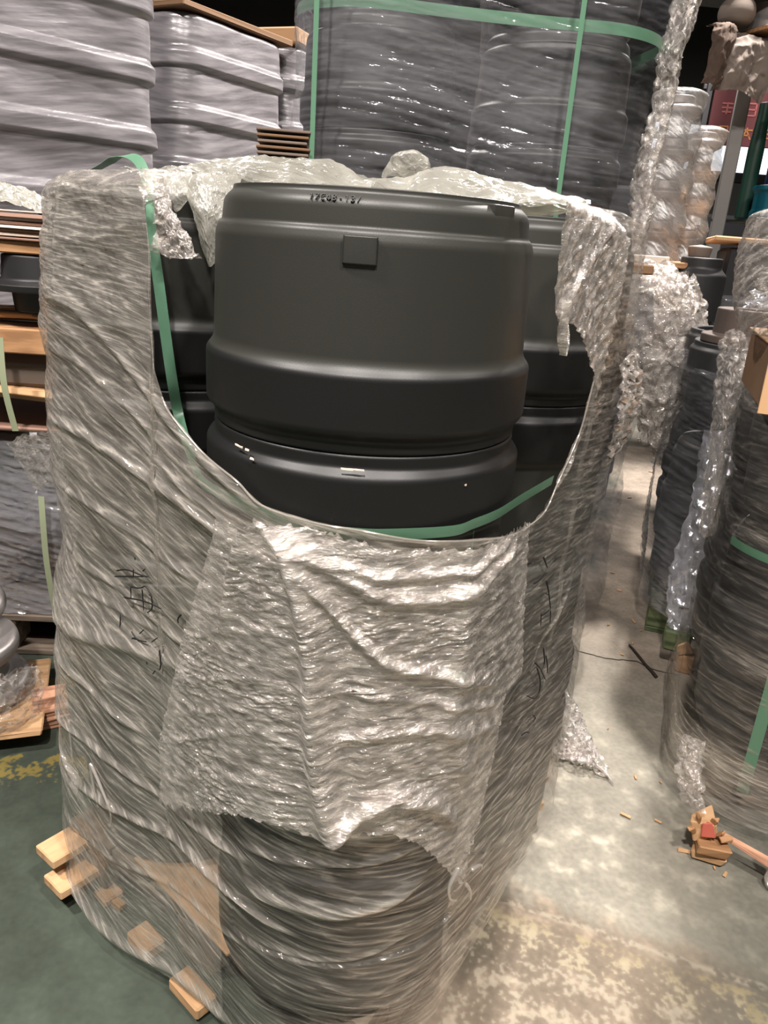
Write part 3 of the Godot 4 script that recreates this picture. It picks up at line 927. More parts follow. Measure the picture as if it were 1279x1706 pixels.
func build_hanging(n1: FastNoiseLite, n2: FastNoiseLite, n3: FastNoiseLite) -> void:
	# the torn sheet that hangs down over the front: outline in (u, v)
	var nu := 260
	var nv := 290
	var verts := PackedVector3Array()
	var uvs := PackedVector2Array()
	var cols := PackedColorArray()
	for j in nv:
		var t := float(j) / (nv - 1)          # 0 at the bottom
		for i in nu:
			var s := float(i) / (nu - 1)
			# the sides are read by height, top and bottom by u
			var vl := lerpf(HANG_LEFT[-1][0], HANG_LEFT[0][0], t)
			var vr := lerpf(HANG_RIGHT[-1][0], HANG_RIGHT[0][0], t)
			left_right[0] = curve_rev(HANG_LEFT, vl)
			left_right[1] = curve_rev(HANG_RIGHT, vr)
			var ub := lerpf(HANG_BOTTOM[0][0], HANG_BOTTOM[-1][0], s)
			var ut := lerpf(HANG_TOP[0][0], HANG_TOP[-1][0], s)
			var p := Vector2(lerpf(left_right[0], left_right[1], s), lerpf(vl, vr, s))
			p += Vector2(ub, curve(HANG_BOTTOM, ub)) * (1 - t) + Vector2(ut, curve(HANG_TOP, ut)) * t
			p -= (v2(HANG_BOTTOM[0]) * (1 - s) + v2(HANG_BOTTOM[-1]) * s) * (1 - t) + (v2(HANG_TOP[0]) * (1 - s) + v2(HANG_TOP[-1]) * s) * t
			var edge := minf(minf(s, 1 - s) * 12.0, minf(t, 1 - t) * 12.0)
			var en := clampf(1.0 - edge, 0.0, 1.0)
			p.x += en * 0.004 * n3.get_noise_2d(p.x * 40.0, p.y * 40.0)
			p.y += en * 0.006 * n3.get_noise_2d(p.x * 40.0 + 9.0, p.y * 40.0)
			var off := 0.022 + 0.012 * (1.0 - t)
			var al := 0.0
			for f in HANG_DOWN:
				var fp: Array = f[0]
				if p.y > fp[-1][1] - 0.02:
					var q: float = (p.x - curve_y(fp, p.y)) / f[1]
					if absf(q) < 2.6:
						var e := 1.7 * exp(-q * q * (0.5 if q > 0.0 else 1.6)) * clampf((p.y - fp[-1][1] + 0.02) / 0.05, 0, 1)
						off += f[2] * e
						al += f[3] * e
			for f in HANG_ACROSS:
				var fp: Array = f[0]
				var g := clampf((p.x - fp[0][0]) / 0.03, 0, 1) * clampf((fp[-1][0] - p.x) / 0.03, 0, 1)
				if g > 0.0:
					var q: float = (p.y - curve(fp, p.x)) / f[1]
					if absf(q) < 2.6:
						var e := (0.45 if fp[-1][0] < 0.0 else 1.25) * exp(-q * q) * g
						off += f[2] * e
						al += f[3] * e
			var a1 := n1.get_noise_2d(p.x * 7.0, p.y * 34.0 - p.x * 6.0)
			var a3 := n3.get_noise_2d(p.x * 26.0, p.y * 48.0)
			off += 0.0016 * sin(p.y * 390.0 + 9.0 * a1 + 16.0 * p.x * p.x) * clampf(0.3 + 1.6 * n2.get_noise_2d(p.x * 6.0 + 5.0, p.y * 7.0), 0.0, 1.0)
			off += 0.0020 * a1 + 0.0007 * a3 + 0.0003 * n2.get_noise_2d(p.x * 60.0, p.y * 150.0)
			verts.append(near3(p.x, p.y, off))
			uvs.append(Vector2(p.x, p.y))
			cols.append(Color(1, 1, 1, clampf(0.66 + al + 0.42 * a1 + 0.3 * a3 + 0.35 * en, 0.12, 1.6)))
	var sh := thing("hanging_film", "crinkled torn sheet of clear film hanging over the front of the near wrapped pallet", "stretch film")
	part("film_sheet", grid(verts, nu, nv, uvs, cols), M.film_crinkled, sh)
	# torn tails at the lower right corner
	for s in [[[0.15, 0.55], [0.135, 0.52], [0.14, 0.49], [0.155, 0.475]], [[0.17, 0.5], [0.185, 0.47], [0.19, 0.445]], [[0.18, 0.52], [0.205, 0.51], [0.215, 0.49]]]:
		var pts := []
		for p in s: pts.append(near3(p[0], p[1], 0.05))
		part("torn_tail", tube(smooth_line(pts), 0.004, 0.001), M.film_crinkled, sh)

func v2(a: Array) -> Vector2:
	return Vector2(a[0], a[1])

var left_right := [0.0, 0.0]
func curve_rev(pts: Array, v: float) -> float:     # points run downwards: [v, u]
	if v >= pts[0][0]: return pts[0][1]
	for i in pts.size() - 1:
		if v >= pts[i + 1][0]:
			return lerpf(pts[i + 1][1], pts[i][1], (v - pts[i + 1][0]) / maxf(pts[i][0] - pts[i + 1][0], 1e-6))
	return pts[-1][1]

func curve_y(pts: Array, v: float) -> float:       # points run downwards: [u, v]
	if v >= pts[0][1]: return pts[0][0]
	for i in pts.size() - 1:
		if v >= pts[i + 1][1]:
			return lerpf(pts[i + 1][0], pts[i][0], (v - pts[i + 1][1]) / maxf(pts[i][1] - pts[i + 1][1], 1e-6))
	return pts[-1][0]

func build_writing(wrap: Node3D) -> void:
	# felt-pen characters on the film
	for s in PEN:
		var pts := []
		for p in s: pts.append(near3(p[0], p[1], 0.012))
		var line := smooth_line(pts, 6)
		var w := 0.0016 if s.size() < 3 else 0.0020
		part("pen_stroke", tube(line, w * 0.8, w * 0.5, 6), M.ink, wrap)

func build_straps() -> void:
	# the loose green strap: over the left column, down the torn opening and round the front drum
	var pts := [Vector3(-0.563, 1.574, -1.500), Vector3(-0.528, 1.583, -1.460), Vector3(-0.499, 1.592, -1.430), Vector3(-0.468, 1.594, -1.400), Vector3(-0.442, 1.584, -1.370), Vector3(-0.422, 1.560, -1.340), Vector3(-0.408, 1.528, -1.310), Vector3(-0.399, 1.484, -1.285), Vector3(-0.391, 1.449, -1.270), Vector3(-0.382, 1.395, -1.262), Vector3(-0.372, 1.322, -1.255), Vector3(-0.361, 1.245, -1.250), Vector3(-0.350, 1.187, -1.248)]
	for k in range(1, STRAP_FRONT.size()):
		var p: Array = STRAP_FRONT[k]
		pts.append(near3(p[0], p[1], -0.004 if p[0] < 0.1 else 0.0))
	var line := smooth_line(pts, 8)
	var ac := PackedVector3Array()
	for i in line.size():
		var t := float(i) / (line.size() - 1)
		var a := Vector3(0.93, 0.15, 0.33).lerp(Vector3(0.95, 0.1, -0.28), smoothstep(0.25, 0.4, t)).lerp(Vector3(0.1, 1, 0.12), smoothstep(0.44, 0.58, t))
		ac.append(a.normalized())
	solo("packing_strap", ribbon(line, ac, 0.017, 0.0009), M.green_strap, "long loose green plastic strap looping over the left column and round the uncovered drum", "strap")
	var p2 := [near3(0.17, 1.145, -0.022), near3(0.172, 1.10, -0.02), near3(0.174, 1.02, -0.02), near3(0.176, 0.9, -0.02)]
	var l2 := smooth_line(p2, 4)
	var ac2 := PackedVector3Array()
	for i in l2.size(): ac2.append(Vector3(1, 0, -0.1))
	solo("packing_strap", ribbon(l2, ac2, 0.006, 0.0009), M.green_strap, "short end of narrow green strap standing upright at the second drum", "strap")

func sheet_from(ctrl: Array, nu: int, nv: int, amp: float, sd: int, alpha := 1.0, freq := 18.0) -> ArrayMesh:
	# a crumpled sheet through a small grid of control points (rows of Vector3)
	var n := noise(FastNoiseLite.TYPE_SIMPLEX, 1.0, 3, sd, FastNoiseLite.FRACTAL_RIDGED)
	var n2 := noise(FastNoiseLite.TYPE_SIMPLEX_SMOOTH, 1.0, 2, sd + 1)
	var rows := []
	for r in ctrl:
		rows.append(smooth_line(r, 10))
	var m: int = rows[0].size()
	var cols := []
	for i in m:
		var c := []
		for r in rows: c.append(r[i])
		cols.append(smooth_line(c, 10))
	var k: int = cols[0].size()
	var v := PackedVector3Array()
	var uv := PackedVector2Array()
	var co := PackedColorArray()
	for j in nv:
		var fj := float(j) / (nv - 1) * (k - 1)
		var j0 := mini(int(fj), k - 2)
		for i in nu:
			var fi := float(i) / (nu - 1) * (m - 1)
			var i0 := mini(int(fi), m - 2)
			var a: Vector3 = cols[i0][j0].lerp(cols[i0][j0 + 1], fj - j0)
			var b: Vector3 = cols[i0 + 1][j0].lerp(cols[i0 + 1][j0 + 1], fj - j0)
			var p := a.lerp(b, fi - i0)
			var w := Vector3(n.get_noise_3dv(p * freq), n.get_noise_3dv(p * freq + Vector3(50, 0, 0)), n.get_noise_3dv(p * freq + Vector3(0, 50, 0)))
			p += w * amp + Vector3(1, 1, 1) * n2.get_noise_3dv(p * freq * 4.0) * amp * 0.08
			v.append(p)
			uv.append(Vector2(float(i) / nu, float(j) / nv) * 0.5)
			co.append(Color(1, 1, 1, clampf(alpha * (1.0 + 0.5 * w.x), 0.02, 1.5)))
	return grid(v, nu, nv, uv, co)

func build_bag() -> void:
	# a clear white plastic bag laid over the tops of the columns, bunched up behind the front drum
	var rows := [
		[Vector3(-0.50, 1.565, -1.42), Vector3(-0.34, 1.562, -1.40), Vector3(-0.2, 1.56, -1.44), Vector3(-0.05, 1.56, -1.46), Vector3(0.1, 1.56, -1.46), Vector3(0.2, 1.56, -1.44), Vector3(0.30, 1.568, -1.44)],
		[Vector3(-0.50, 1.573, -1.52), Vector3(-0.34, 1.585, -1.5), Vector3(-0.2, 1.585, -1.52), Vector3(-0.05, 1.575, -1.53), Vector3(0.1, 1.58, -1.53), Vector3(0.2, 1.575, -1.52), Vector3(0.33, 1.572, -1.52)],
		[Vector3(-0.50, 1.573, -1.60), Vector3(-0.34, 1.607, -1.60), Vector3(-0.18, 1.628, -1.60), Vector3(-0.07, 1.590, -1.60), Vector3(0.06, 1.632, -1.6), Vector3(0.17, 1.607, -1.60), Vector3(0.34, 1.575, -1.60)],
		[Vector3(-0.52, 1.565, -1.72), Vector3(-0.36, 1.60, -1.72), Vector3(-0.18, 1.615, -1.74), Vector3(-0.05, 1.58, -1.75), Vector3(0.08, 1.60, -1.75), Vector3(0.2, 1.59, -1.72), Vector3(0.36, 1.57, -1.70)],
		[Vector3(-0.5, 1.56, -1.85), Vector3(-0.38, 1.56, -1.88), Vector3(-0.2, 1.562, -1.95), Vector3(-0.05, 1.562, -1.95), Vector3(0.08, 1.562, -1.92), Vector3(0.25, 1.562, -1.85), Vector3(0.40, 1.562, -1.80)],
	]
	var t := thing("plastic_bag", "crumpled milky plastic sheet lying over the drum tops behind the uncovered drum", "plastic sheet")
	part("top_sheet", sheet_from(rows, 150, 90, 0.014, 71, 0.66, 5.2), M.bag_plastic, t)
	# the knot of plastic that stands up in the middle
	var knot := [
		[Vector3(-0.05, 1.595, -1.60), Vector3(-0.03, 1.60, -1.58), Vector3(0.0, 1.60, -1.575), Vector3(0.04, 1.60, -1.585)],
		[Vector3(-0.045, 1.618, -1.60), Vector3(-0.025, 1.62, -1.575), Vector3(0.01, 1.62, -1.57), Vector3(0.04, 1.62, -1.59)],
		[Vector3(-0.035, 1.638, -1.60), Vector3(-0.015, 1.648, -1.58), Vector3(0.008, 1.65, -1.575), Vector3(0.032, 1.64, -1.6)],
		[Vector3(-0.03, 1.625, -1.64), Vector3(-0.01, 1.645, -1.63), Vector3(0.01, 1.648, -1.63), Vector3(0.03, 1.63, -1.64)],
	]
	part("bunched_fold", sheet_from(knot, 40, 40, 0.005, 73, 0.7, 12.0), M.bag_plastic, t)
	# corner that hangs down beside the top drum at the left
	var lap := [
		[Vector3(-0.306, 1.432, -1.270), Vector3(-0.299, 1.434, -1.262), Vector3(-0.288, 1.446, -1.262), Vector3(-0.274, 1.459, -1.27)],
		[Vector3(-0.321, 1.480, -1.27), Vector3(-0.310, 1.494, -1.255), Vector3(-0.294, 1.482, -1.26), Vector3(-0.272, 1.497, -1.27)],
		[Vector3(-0.340, 1.527, -1.275), Vector3(-0.324, 1.525, -1.265), Vector3(-0.303, 1.533, -1.27), Vector3(-0.272, 1.527, -1.285)],
		[Vector3(-0.362, 1.562, -1.32), Vector3(-0.338, 1.567, -1.31), Vector3(-0.307, 1.570, -1.31), Vector3(-0.266, 1.566, -1.33)],
		[Vector3(-0.37, 1.572, -1.42), Vector3(-0.34, 1.575, -1.42), Vector3(-0.30, 1.575, -1.42), Vector3(-0.26, 1.570, -1.43)],
	]
	part("hanging_corner", sheet_from(lap, 50, 60, 0.004, 75, 0.68, 9.0), M.bag_plastic, t)
	var lap2 := [
		[Vector3(-0.371, 1.525, -1.282), Vector3(-0.363, 1.517, -1.28), Vector3(-0.355, 1.511, -1.28), Vector3(-0.340, 1.527, -1.28)],
		[Vector3(-0.378, 1.542, -1.285), Vector3(-0.367, 1.542, -1.28), Vector3(-0.356, 1.539, -1.28), Vector3(-0.341, 1.545, -1.285)],
		[Vector3(-0.39, 1.566, -1.33), Vector3(-0.375, 1.568, -1.33), Vector3(-0.36, 1.570, -1.33), Vector3(-0.345, 1.570, -1.33)],
		[Vector3(-0.43, 1.572, -1.42), Vector3(-0.41, 1.574, -1.42), Vector3(-0.39, 1.574, -1.42), Vector3(-0.36, 1.572, -1.43)],
	]
	part("hanging_corner", sheet_from(lap2, 30, 30, 0.003, 77, 0.68, 12.0), M.bag_plastic, t)
	# the torn shard of stretch film under the strap
	var shard := [
		[Vector3(-0.391, 1.449, -1.245), Vector3(-0.360, 1.442, -1.245), Vector3(-0.337, 1.439, -1.25), Vector3(-0.316, 1.444, -1.255)],
		[Vector3(-0.384, 1.485, -1.25), Vector3(-0.368, 1.490, -1.245), Vector3(-0.345, 1.474, -1.25), Vector3(-0.329, 1.467, -1.255)],
		[Vector3(-0.395, 1.527, -1.262), Vector3(-0.381, 1.532, -1.255), Vector3(-0.366, 1.516, -1.258), Vector3(-0.350, 1.496, -1.26)],
		[Vector3(-0.425, 1.568, -1.30), Vector3(-0.41, 1.567, -1.29), Vector3(-0.388, 1.561, -1.28), Vector3(-0.370, 1.537, -1.275)],
	]
	solo("film_shard", sheet_from(shard, 50, 60, 0.005, 79, 1.1, 30.0), M.film_crinkled, "torn shard of crinkled film sticking out under the green strap", "stretch film")
	# film flap off the left side of the near pallet
	var flap := [
		[Vector3(-0.853, 0.850, -1.77), Vector3(-0.830, 0.864, -1.75), Vector3(-0.80, 0.889, -1.72), Vector3(-0.74, 0.906, -1.66)],
		[Vector3(-0.888, 0.898, -1.78), Vector3(-0.854, 0.915, -1.75), Vector3(-0.81, 0.941, -1.71), Vector3(-0.73, 0.951, -1.65)],
		[Vector3(-0.922, 0.962, -1.78), Vector3(-0.876, 0.991, -1.75), Vector3(-0.82, 1.014, -1.71), Vector3(-0.72, 1.045, -1.64)],
	]
	solo("film_flap", sheet_from(flap, 60, 40, 0.006, 81, 0.6, 16.0), M.film_crinkled, "loose flap of film flying out from the left side of the near wrapped pallet", "stretch film")

# ---------------------------------------------------------------- stacks in the background
# film round a block: prof(v) gives the bulge at each height, al(u, v) its opacity
func wrap_mesh(hx: float, hz: float, r: float, v0: float, v1: float, step_u: float, nv: int, bulge: Callable, al: Callable, sd: int, amp := 0.003, turn_in := 0.05) -> ArrayMesh:
	var n1 := noise(FastNoiseLite.TYPE_SIMPLEX_SMOOTH, 1.0, 3, sd, FastNoiseLite.FRACTAL_RIDGED)
	var n2 := noise(FastNoiseLite.TYPE_SIMPLEX_SMOOTH, 1.0, 2, sd + 1)
	var per := 4 * (hx + hz) + TAU * r
	var nu := int(per * 0.74 / step_u) + 1
	var v := PackedVector3Array()
	var uv := PackedVector2Array()
	var c := PackedColorArray()
	for j in nv:
		var y := lerpf(v0, v1, float(j) / (nv - 1))
		for i in nu:
			var u := per * (-0.36 + 0.74 * float(i) / (nu - 1))
			var s := y + 0.06 * sin(u * TAU / per * 2.0)
			var a1 := n1.get_noise_2d(u * 2.0, s * 30.0)
			var off: float = bulge.call(u, y) + amp * a1 + amp * 0.5 * n2.get_noise_2d(u * 8.0, s * 90.0) + 0.008 * n2.get_noise_2d(u * 2.2, y * 3.0)
			if y > v1 - 0.03: off -= turn_in * pow((y - v1 + 0.03) / 0.03, 2)
			var h := hull_at(u, hx, hz, r, off)
			v.append(Vector3(h[0].x, y, h[0].y))
			uv.append(Vector2(u, s))
			c.append(Color(1, 1, 1, clampf(al.call(u, y) + 0.25 * a1, 0.04, 1.5)))
	return grid(v, nu, nv, uv, c)

func column(src: Node3D, x: float, z: float, y0: float, n: int, h: float, where: String, group: String) -> void:
	var ord := ["lowest", "second lowest", "third from the bottom", "fourth from the bottom", "fifth from the bottom"]
	for i in n:
		var upd := i % 2 == 1
		var word: String = "topmost" if i == n - 1 else ord[i]
		copy(src, "%s dark drum, %s" % [word, where], Vector3(x, y0 + h * i + (0.0 if upd else h), z), Vector3(0.0 if upd else PI, 0.7 * i + x, 0), group)

func build_tower() -> void:
	var g := "dark drums in the tall stack behind"
	var big := make_drum("brake_drum", "topmost dark drum at the left front of the tall stack", 0.324, g)
	big.position = Vector3(-0.12, 2.55, -2.80)
	# lower tier along the aisle
	for c in [[0.47, -2.72, "right front column under the tall stack"], [0.60, -3.22, "right rear column under the tall stack"], [-0.06, -2.90, "left front column under the tall stack"]]:
		column(drum0_plain(), c[0], c[1], 0.17, 4, 0.31, c[2], "dark drums under the tall stack")
	build_pallet("wood_pallet", "weathered pallet under the tier of dark drums behind the near pallet", Vector3(0.26, 0, -3.08), 0.26, 0.8, 0.8, M.grey_wood)
	var f := solo("stretch_wrap", wrap_mesh(0.27, 0.27, 0.26, 0.12, 1.43, 0.012, 130, func(_u, y): return 0.01 * cos(y * 20.0), func(_u, y): return 0.14 + 0.1 * sin(y * 30.0), 91), M.film_far, "clear film round the tier of dark drums right behind the near pallet", "stretch film", Vector3(0.28, 0, -2.97), Vector3(0, 0.26, 0))
	solo("wood_board", slab(Vector3(1.1, 0.03, 1.0), 0.004), M.brown_board, "brown board between the lower tier and the tall wrapped stack", "board", Vector3(0.19, 1.452, -2.98), Vector3(0, 0.1, 0))
	# upper tier: the tall stack
	for c in [[-0.11, -2.70, "left front column, tall stack"], [0.43, -2.74, "right front column, tall stack"], [0.46, -3.27, "right rear column, tall stack"]]:
		var lim := 4 if c[0] != -0.11 else 3
		column(drum0_plain(), c[0], c[1], 1.475, lim, 0.31, c[2], g)
	big.position = Vector3(-0.11, 1.475 + 0.93, -2.70)
	var bul := func(u: float, y: float) -> float:
		var arc := smoothstep(0.30, 0.36, u) * (1.0 - smoothstep(0.70, 0.78, u))
		return 0.012 + 0.016 * arc * cos((y - 1.475) * TAU / 0.62) + 0.01 * sin(y * 9.0 + u)
	var ala := func(u: float, y: float) -> float:
		return 0.20 + 0.10 * sin(y * 14.0 + u * 3.0) - 0.14 * smoothstep(0.30, 0.36, u) * (1.0 - smoothstep(0.8, 0.95, u))
	solo("stretch_wrap", wrap_mesh(0.275, 0.27, 0.275, 1.48, 2.78, 0.008, 240, bul, ala, 93, 0.003), M.film_far, "thin shiny film round the tall stack of dark drums behind the bag", "stretch film", Vector3(0.165, 0, -2.98), Vector3(0, 0.07, 0))
	# straps round it
	for s in [[0.433, -2.395, "right upright green strap on the tall wrapped stack"], [-0.283, -2.425, "left upright green strap on the tall wrapped stack"]]:
		var line := smooth_line([Vector3(s[0], 1.50, s[1]), Vector3(s[0], 1.9, s[1] - 0.004), Vector3(s[0], 2.3, s[1]), Vector3(s[0], 2.8, s[1] - 0.004)], 8)
		var ac := PackedVector3Array()
		for i in line.size(): ac.append(Vector3(1, 0, -0.07))
		solo("packing_strap", ribbon(line, ac, 0.014, 0.001), M.green_strap, s[2], "strap", Vector3.ZERO, Vector3.ZERO, "green straps on the tall stack")
	var pts := []
	for i in 25:
		var h := hull_at(-0.70 + 1.75 * i / 24.0, 0.275, 0.27, 0.275, 0.004)
		pts.append(Vector3(h[0].x, 2.105 - 0.03 * sin(i / 24.0 * PI), h[0].y))
	var l2 := smooth_line(pts, 3)
	var ac2 := PackedVector3Array()
	for i in l2.size(): ac2.append(Vector3.UP)
	solo("packing_strap", ribbon(l2, ac2, 0.03, 0.001), M.green_strap, "level green strap round the tall wrapped stack", "strap", Vector3(0.165, 0, -2.98), Vector3(0, 0.07, 0))
	# loose crinkled edge of film down its right side
	var ef := []
	for k in 8:
		var y := 1.50 + 0.11 * k
		var x := 0.715 + 0.008 * sin(k * 2.1) + 0.006 * k
		ef.append([Vector3(x - 0.02, y, -2.66), Vector3(x + 0.02, y, -2.60), Vector3(x + 0.045 + 0.01 * sin(k * 1.3), y + 0.01, -2.64)])
	solo("film_edge", sheet_from(ef, 30, 160, 0.010, 207, 1.1, 16.0), M.film_crinkled, "loose crinkled edge of film down the right side of the tall stack", "stretch film")
	# a low pile of thin brown sheets at its left foot
	var pile := thing("sheet_pile", "low pile of thin brown sheets in film left of the tall stack", "pile of sheets", Vector3(-0.345, 1.44, -2.30), 0.1)
	part("support", slab(Vector3(0.12, 0.18, 0.16)), M.brown_board, pile, Vector3(0, 0.09, 0))
	for i in 9:
		part("sheet", slab(Vector3(0.13 + 0.006 * (i % 3), 0.007, 0.16), 0.002), M.brown_board if i % 2 else M.brown_hub, pile, Vector3(0, 0.185 + 0.014 * i, 0), Vector3(0, 0.02 * (i % 3), 0))
	# the next pallet along the aisle, with silver columns on it
	for c in [[1.0, -4.15, "near column of the pallet beyond the tall stack"], [1.17, -4.68, "far column of the pallet beyond the tall stack"]]:
		column(drum0_plain(), c[0], c[1], 0.17, 4, 0.30, c[2], "dark drums beyond the tall stack")
	solo("stretch_wrap", wrap_mesh(0.02, 0.27, 0.26, 0.12, 1.40, 0.014, 110, func(_u, y): return 0.01 * cos(y * 20.0), func(_u, y): return 0.14 + 0.1 * sin(y * 30.0), 95), M.film_far, "clear film round the dark drums beyond the tall stack", "stretch film", Vector3(1.08, 0, -4.42), Vector3(0, -0.32, 0))
	solo("wood_board", slab(Vector3(0.62, 0.03, 0.9), 0.004), M.raw_wood, "brown board that carries the silver wrapped columns", "board", Vector3(1.33, 1.455, -4.55), Vector3(0, -0.32, 0))
	solo("paper_block", slab(Vector3(0.16, 0.035, 0.1), 0.004), M.paper, "cream block of board lying on the crumpled film clump", "board", Vector3(1.2, 1.475, -3.95), Vector3(0, -0.2, 0))
	hub_column(Vector3(1.40, 1.47, -4.6), 4, 0.205, 0.13, "tall silver column", 97)
	hub_column(Vector3(1.72, 1.47, -5.05), 4, 0.18, 0.11, "shorter silver column", 98)
	solo("wheel_hub", lathe([[0.0, 0.0, 0], [0.13, 0.0, 0.005], [0.13, 0.22, 0.01], [0.1, 0.25, 0.01], [0.1, 0.30, 0.01], [0.0, 0.3, 0]], 40), M.dark_hub, "dark hub with a rusty top beside the cream block", "wheel hub", Vector3(1.50, 1.20, -4.1))
	solo("wheel_hub", lathe([[0.0, 0.0, 0], [0.05, 0.0, 0.005], [0.06, 0.05, 0.01], [0.0, 0.06, 0]], 30), M.brown_hub, "small rusty brown knob on the dark hub", "hub cap", Vector3(1.48, 1.5, -4.1))
	# clump of crumpled film on the aisle side
	var cl := thing("film_clump", "big clump of crumpled clear film bulging into the aisle", "stretch film")
	for k in 3:
		var z := -3.92 + 0.10 * k
		var dx := -0.03 * k
		var rows := [
			[Vector3(1.30 + dx, 0.60, z), Vector3(1.38 + dx, 0.52, z + 0.05), Vector3(1.46 + dx, 0.60, z), Vector3(1.48, 0.75, z - 0.1)],
			[Vector3(1.16 + dx, 0.88, z + 0.03), Vector3(1.28 + dx, 0.9, z + 0.14), Vector3(1.42 + dx, 0.9, z + 0.1), Vector3(1.50, 0.95, z - 0.05)],
			[Vector3(1.12 + dx, 1.12, z + 0.03), Vector3(1.26 + dx, 1.14, z + 0.15), Vector3(1.38 + dx, 1.15, z + 0.12), Vector3(1.48, 1.16, z - 0.04)],
			[Vector3(1.10 + dx, 1.33, z), Vector3(1.22 + dx, 1.33, z + 0.1), Vector3(1.33 + dx, 1.32, z + 0.08), Vector3(1.41, 1.30, z - 0.05)],
			[Vector3(1.10 + dx, 1.44, z - 0.1), Vector3(1.20 + dx, 1.455, z - 0.06), Vector3(1.29 + dx, 1.45, z - 0.05), Vector3(1.36, 1.40, z - 0.1)],
		]
		part("film_layer", sheet_from(rows, 80, 120, 0.034, 101 + 5 * k, 1.25, 6.5), M.film_crinkled, cl)
	var st := smooth_line([Vector3(1.46, 1.15, -3.95), Vector3(1.52, 1.12, -3.92), Vector3(1.555, 1.04, -3.95), Vector3(1.56, 0.97, -4.0)], 6)
	var sa := PackedVector3Array()
	for i in st.size(): sa.append(Vector3(0.5, 0.3, 0.7))
	solo("packing_strap", ribbon(st, sa, 0.02, 0.001), M.green_strap, "bent bright green strap end beside the film clump", "strap")

var plain_drum: Node3D
func drum0_plain() -> Node3D:
	if plain_drum == null:
		plain_drum = Node3D.new()
		plain_drum.name = "brake_drum"
		part("drum_body", lathe(drum_profile(0.31), 64, [lin(0.2, 0.2, 0.205), lin(0.2, 0.2, 0.205)] + range(17).map(func(_k): return lin(0.17, 0.17, 0.178))), M.black_iron, plain_drum)
		plain_drum.set_meta("category", "brake drum")
	return plain_drum

func hub_mesh(r: float, h: float) -> ArrayMesh:
	return lathe([[0.0, 0.0, 0], [r * 0.62, 0.0, 0.004], [r * 0.66, h * 0.45, 0.01], [r, h * 0.55, 0.008], [r, h * 0.72, 0.008], [r * 0.7, h * 0.78, 0.01], [r * 0.64, h, 0.01], [r * 0.3, h, 0.004], [r * 0.3, h * 0.6, 0.0]], 48)

func hub_column(at: Vector3, n: int, h: float, r: float, what: String, sd: int) -> void:
	var ord := ["lowest", "second", "third", "fourth"]
	var m := hub_mesh(r * 0.95, h)
	for i in n:
		solo("wheel_hub", m, M.grey_hub, "%s grey wheel hub inside the %s at the aisle" % ["topmost" if i == n - 1 else ord[i], what], "wheel hub", at + Vector3(0, h * i, 0), Vector3.ZERO, "hubs in the silver columns")
	solo("stretch_wrap", wrap_mesh(0.005, 0.005, r, at.y, at.y + h * n + 0.03, 0.008, 140, func(u, y): return 0.010 * cos((y - at.y) / h * TAU) + 0.002 * sin(u * 30.0), func(_u, _y): return 0.42, sd, 0.003), M.film_silver, "silvery film round the %s on the brown board" % what, "stretch film", Vector3(at.x, 0, at.z))

# ---------------------------------------------------------------- left side
func pale_block(what: String, at: Vector3, turn: float, hx: float, hz: float, v1: float, layers: int, lh: float, al: float, sd: int, hubs: Array) -> void:
	var r := 0.16
	var sawtooth := func(_u: float, y: float) -> float:
		var f := fposmod((v1 - y) / lh, 1.0)
		return 0.006 * f + 0.022 * smoothstep(0.62, 0.72, f) * (1.0 - smoothstep(0.94, 1.0, f)) - 0.006
	var alph := func(u: float, y: float) -> float:
		var f := fposmod((v1 - y) / lh, 1.0)
		return al + 0.35 * smoothstep(0.6, 0.7, f) + 0.3 * sin(u * 7.0) - (0.25 if f < 0.12 else 0.0)
	solo("stretch_wrap", wrap_mesh(hx, hz, r, 0.15, v1, 0.012, 300, sawtooth, alph, sd, 0.001), M.film_pale, "thick pale film with stepped layers round the %s" % what, "stretch film", at, Vector3(0, turn, 0))

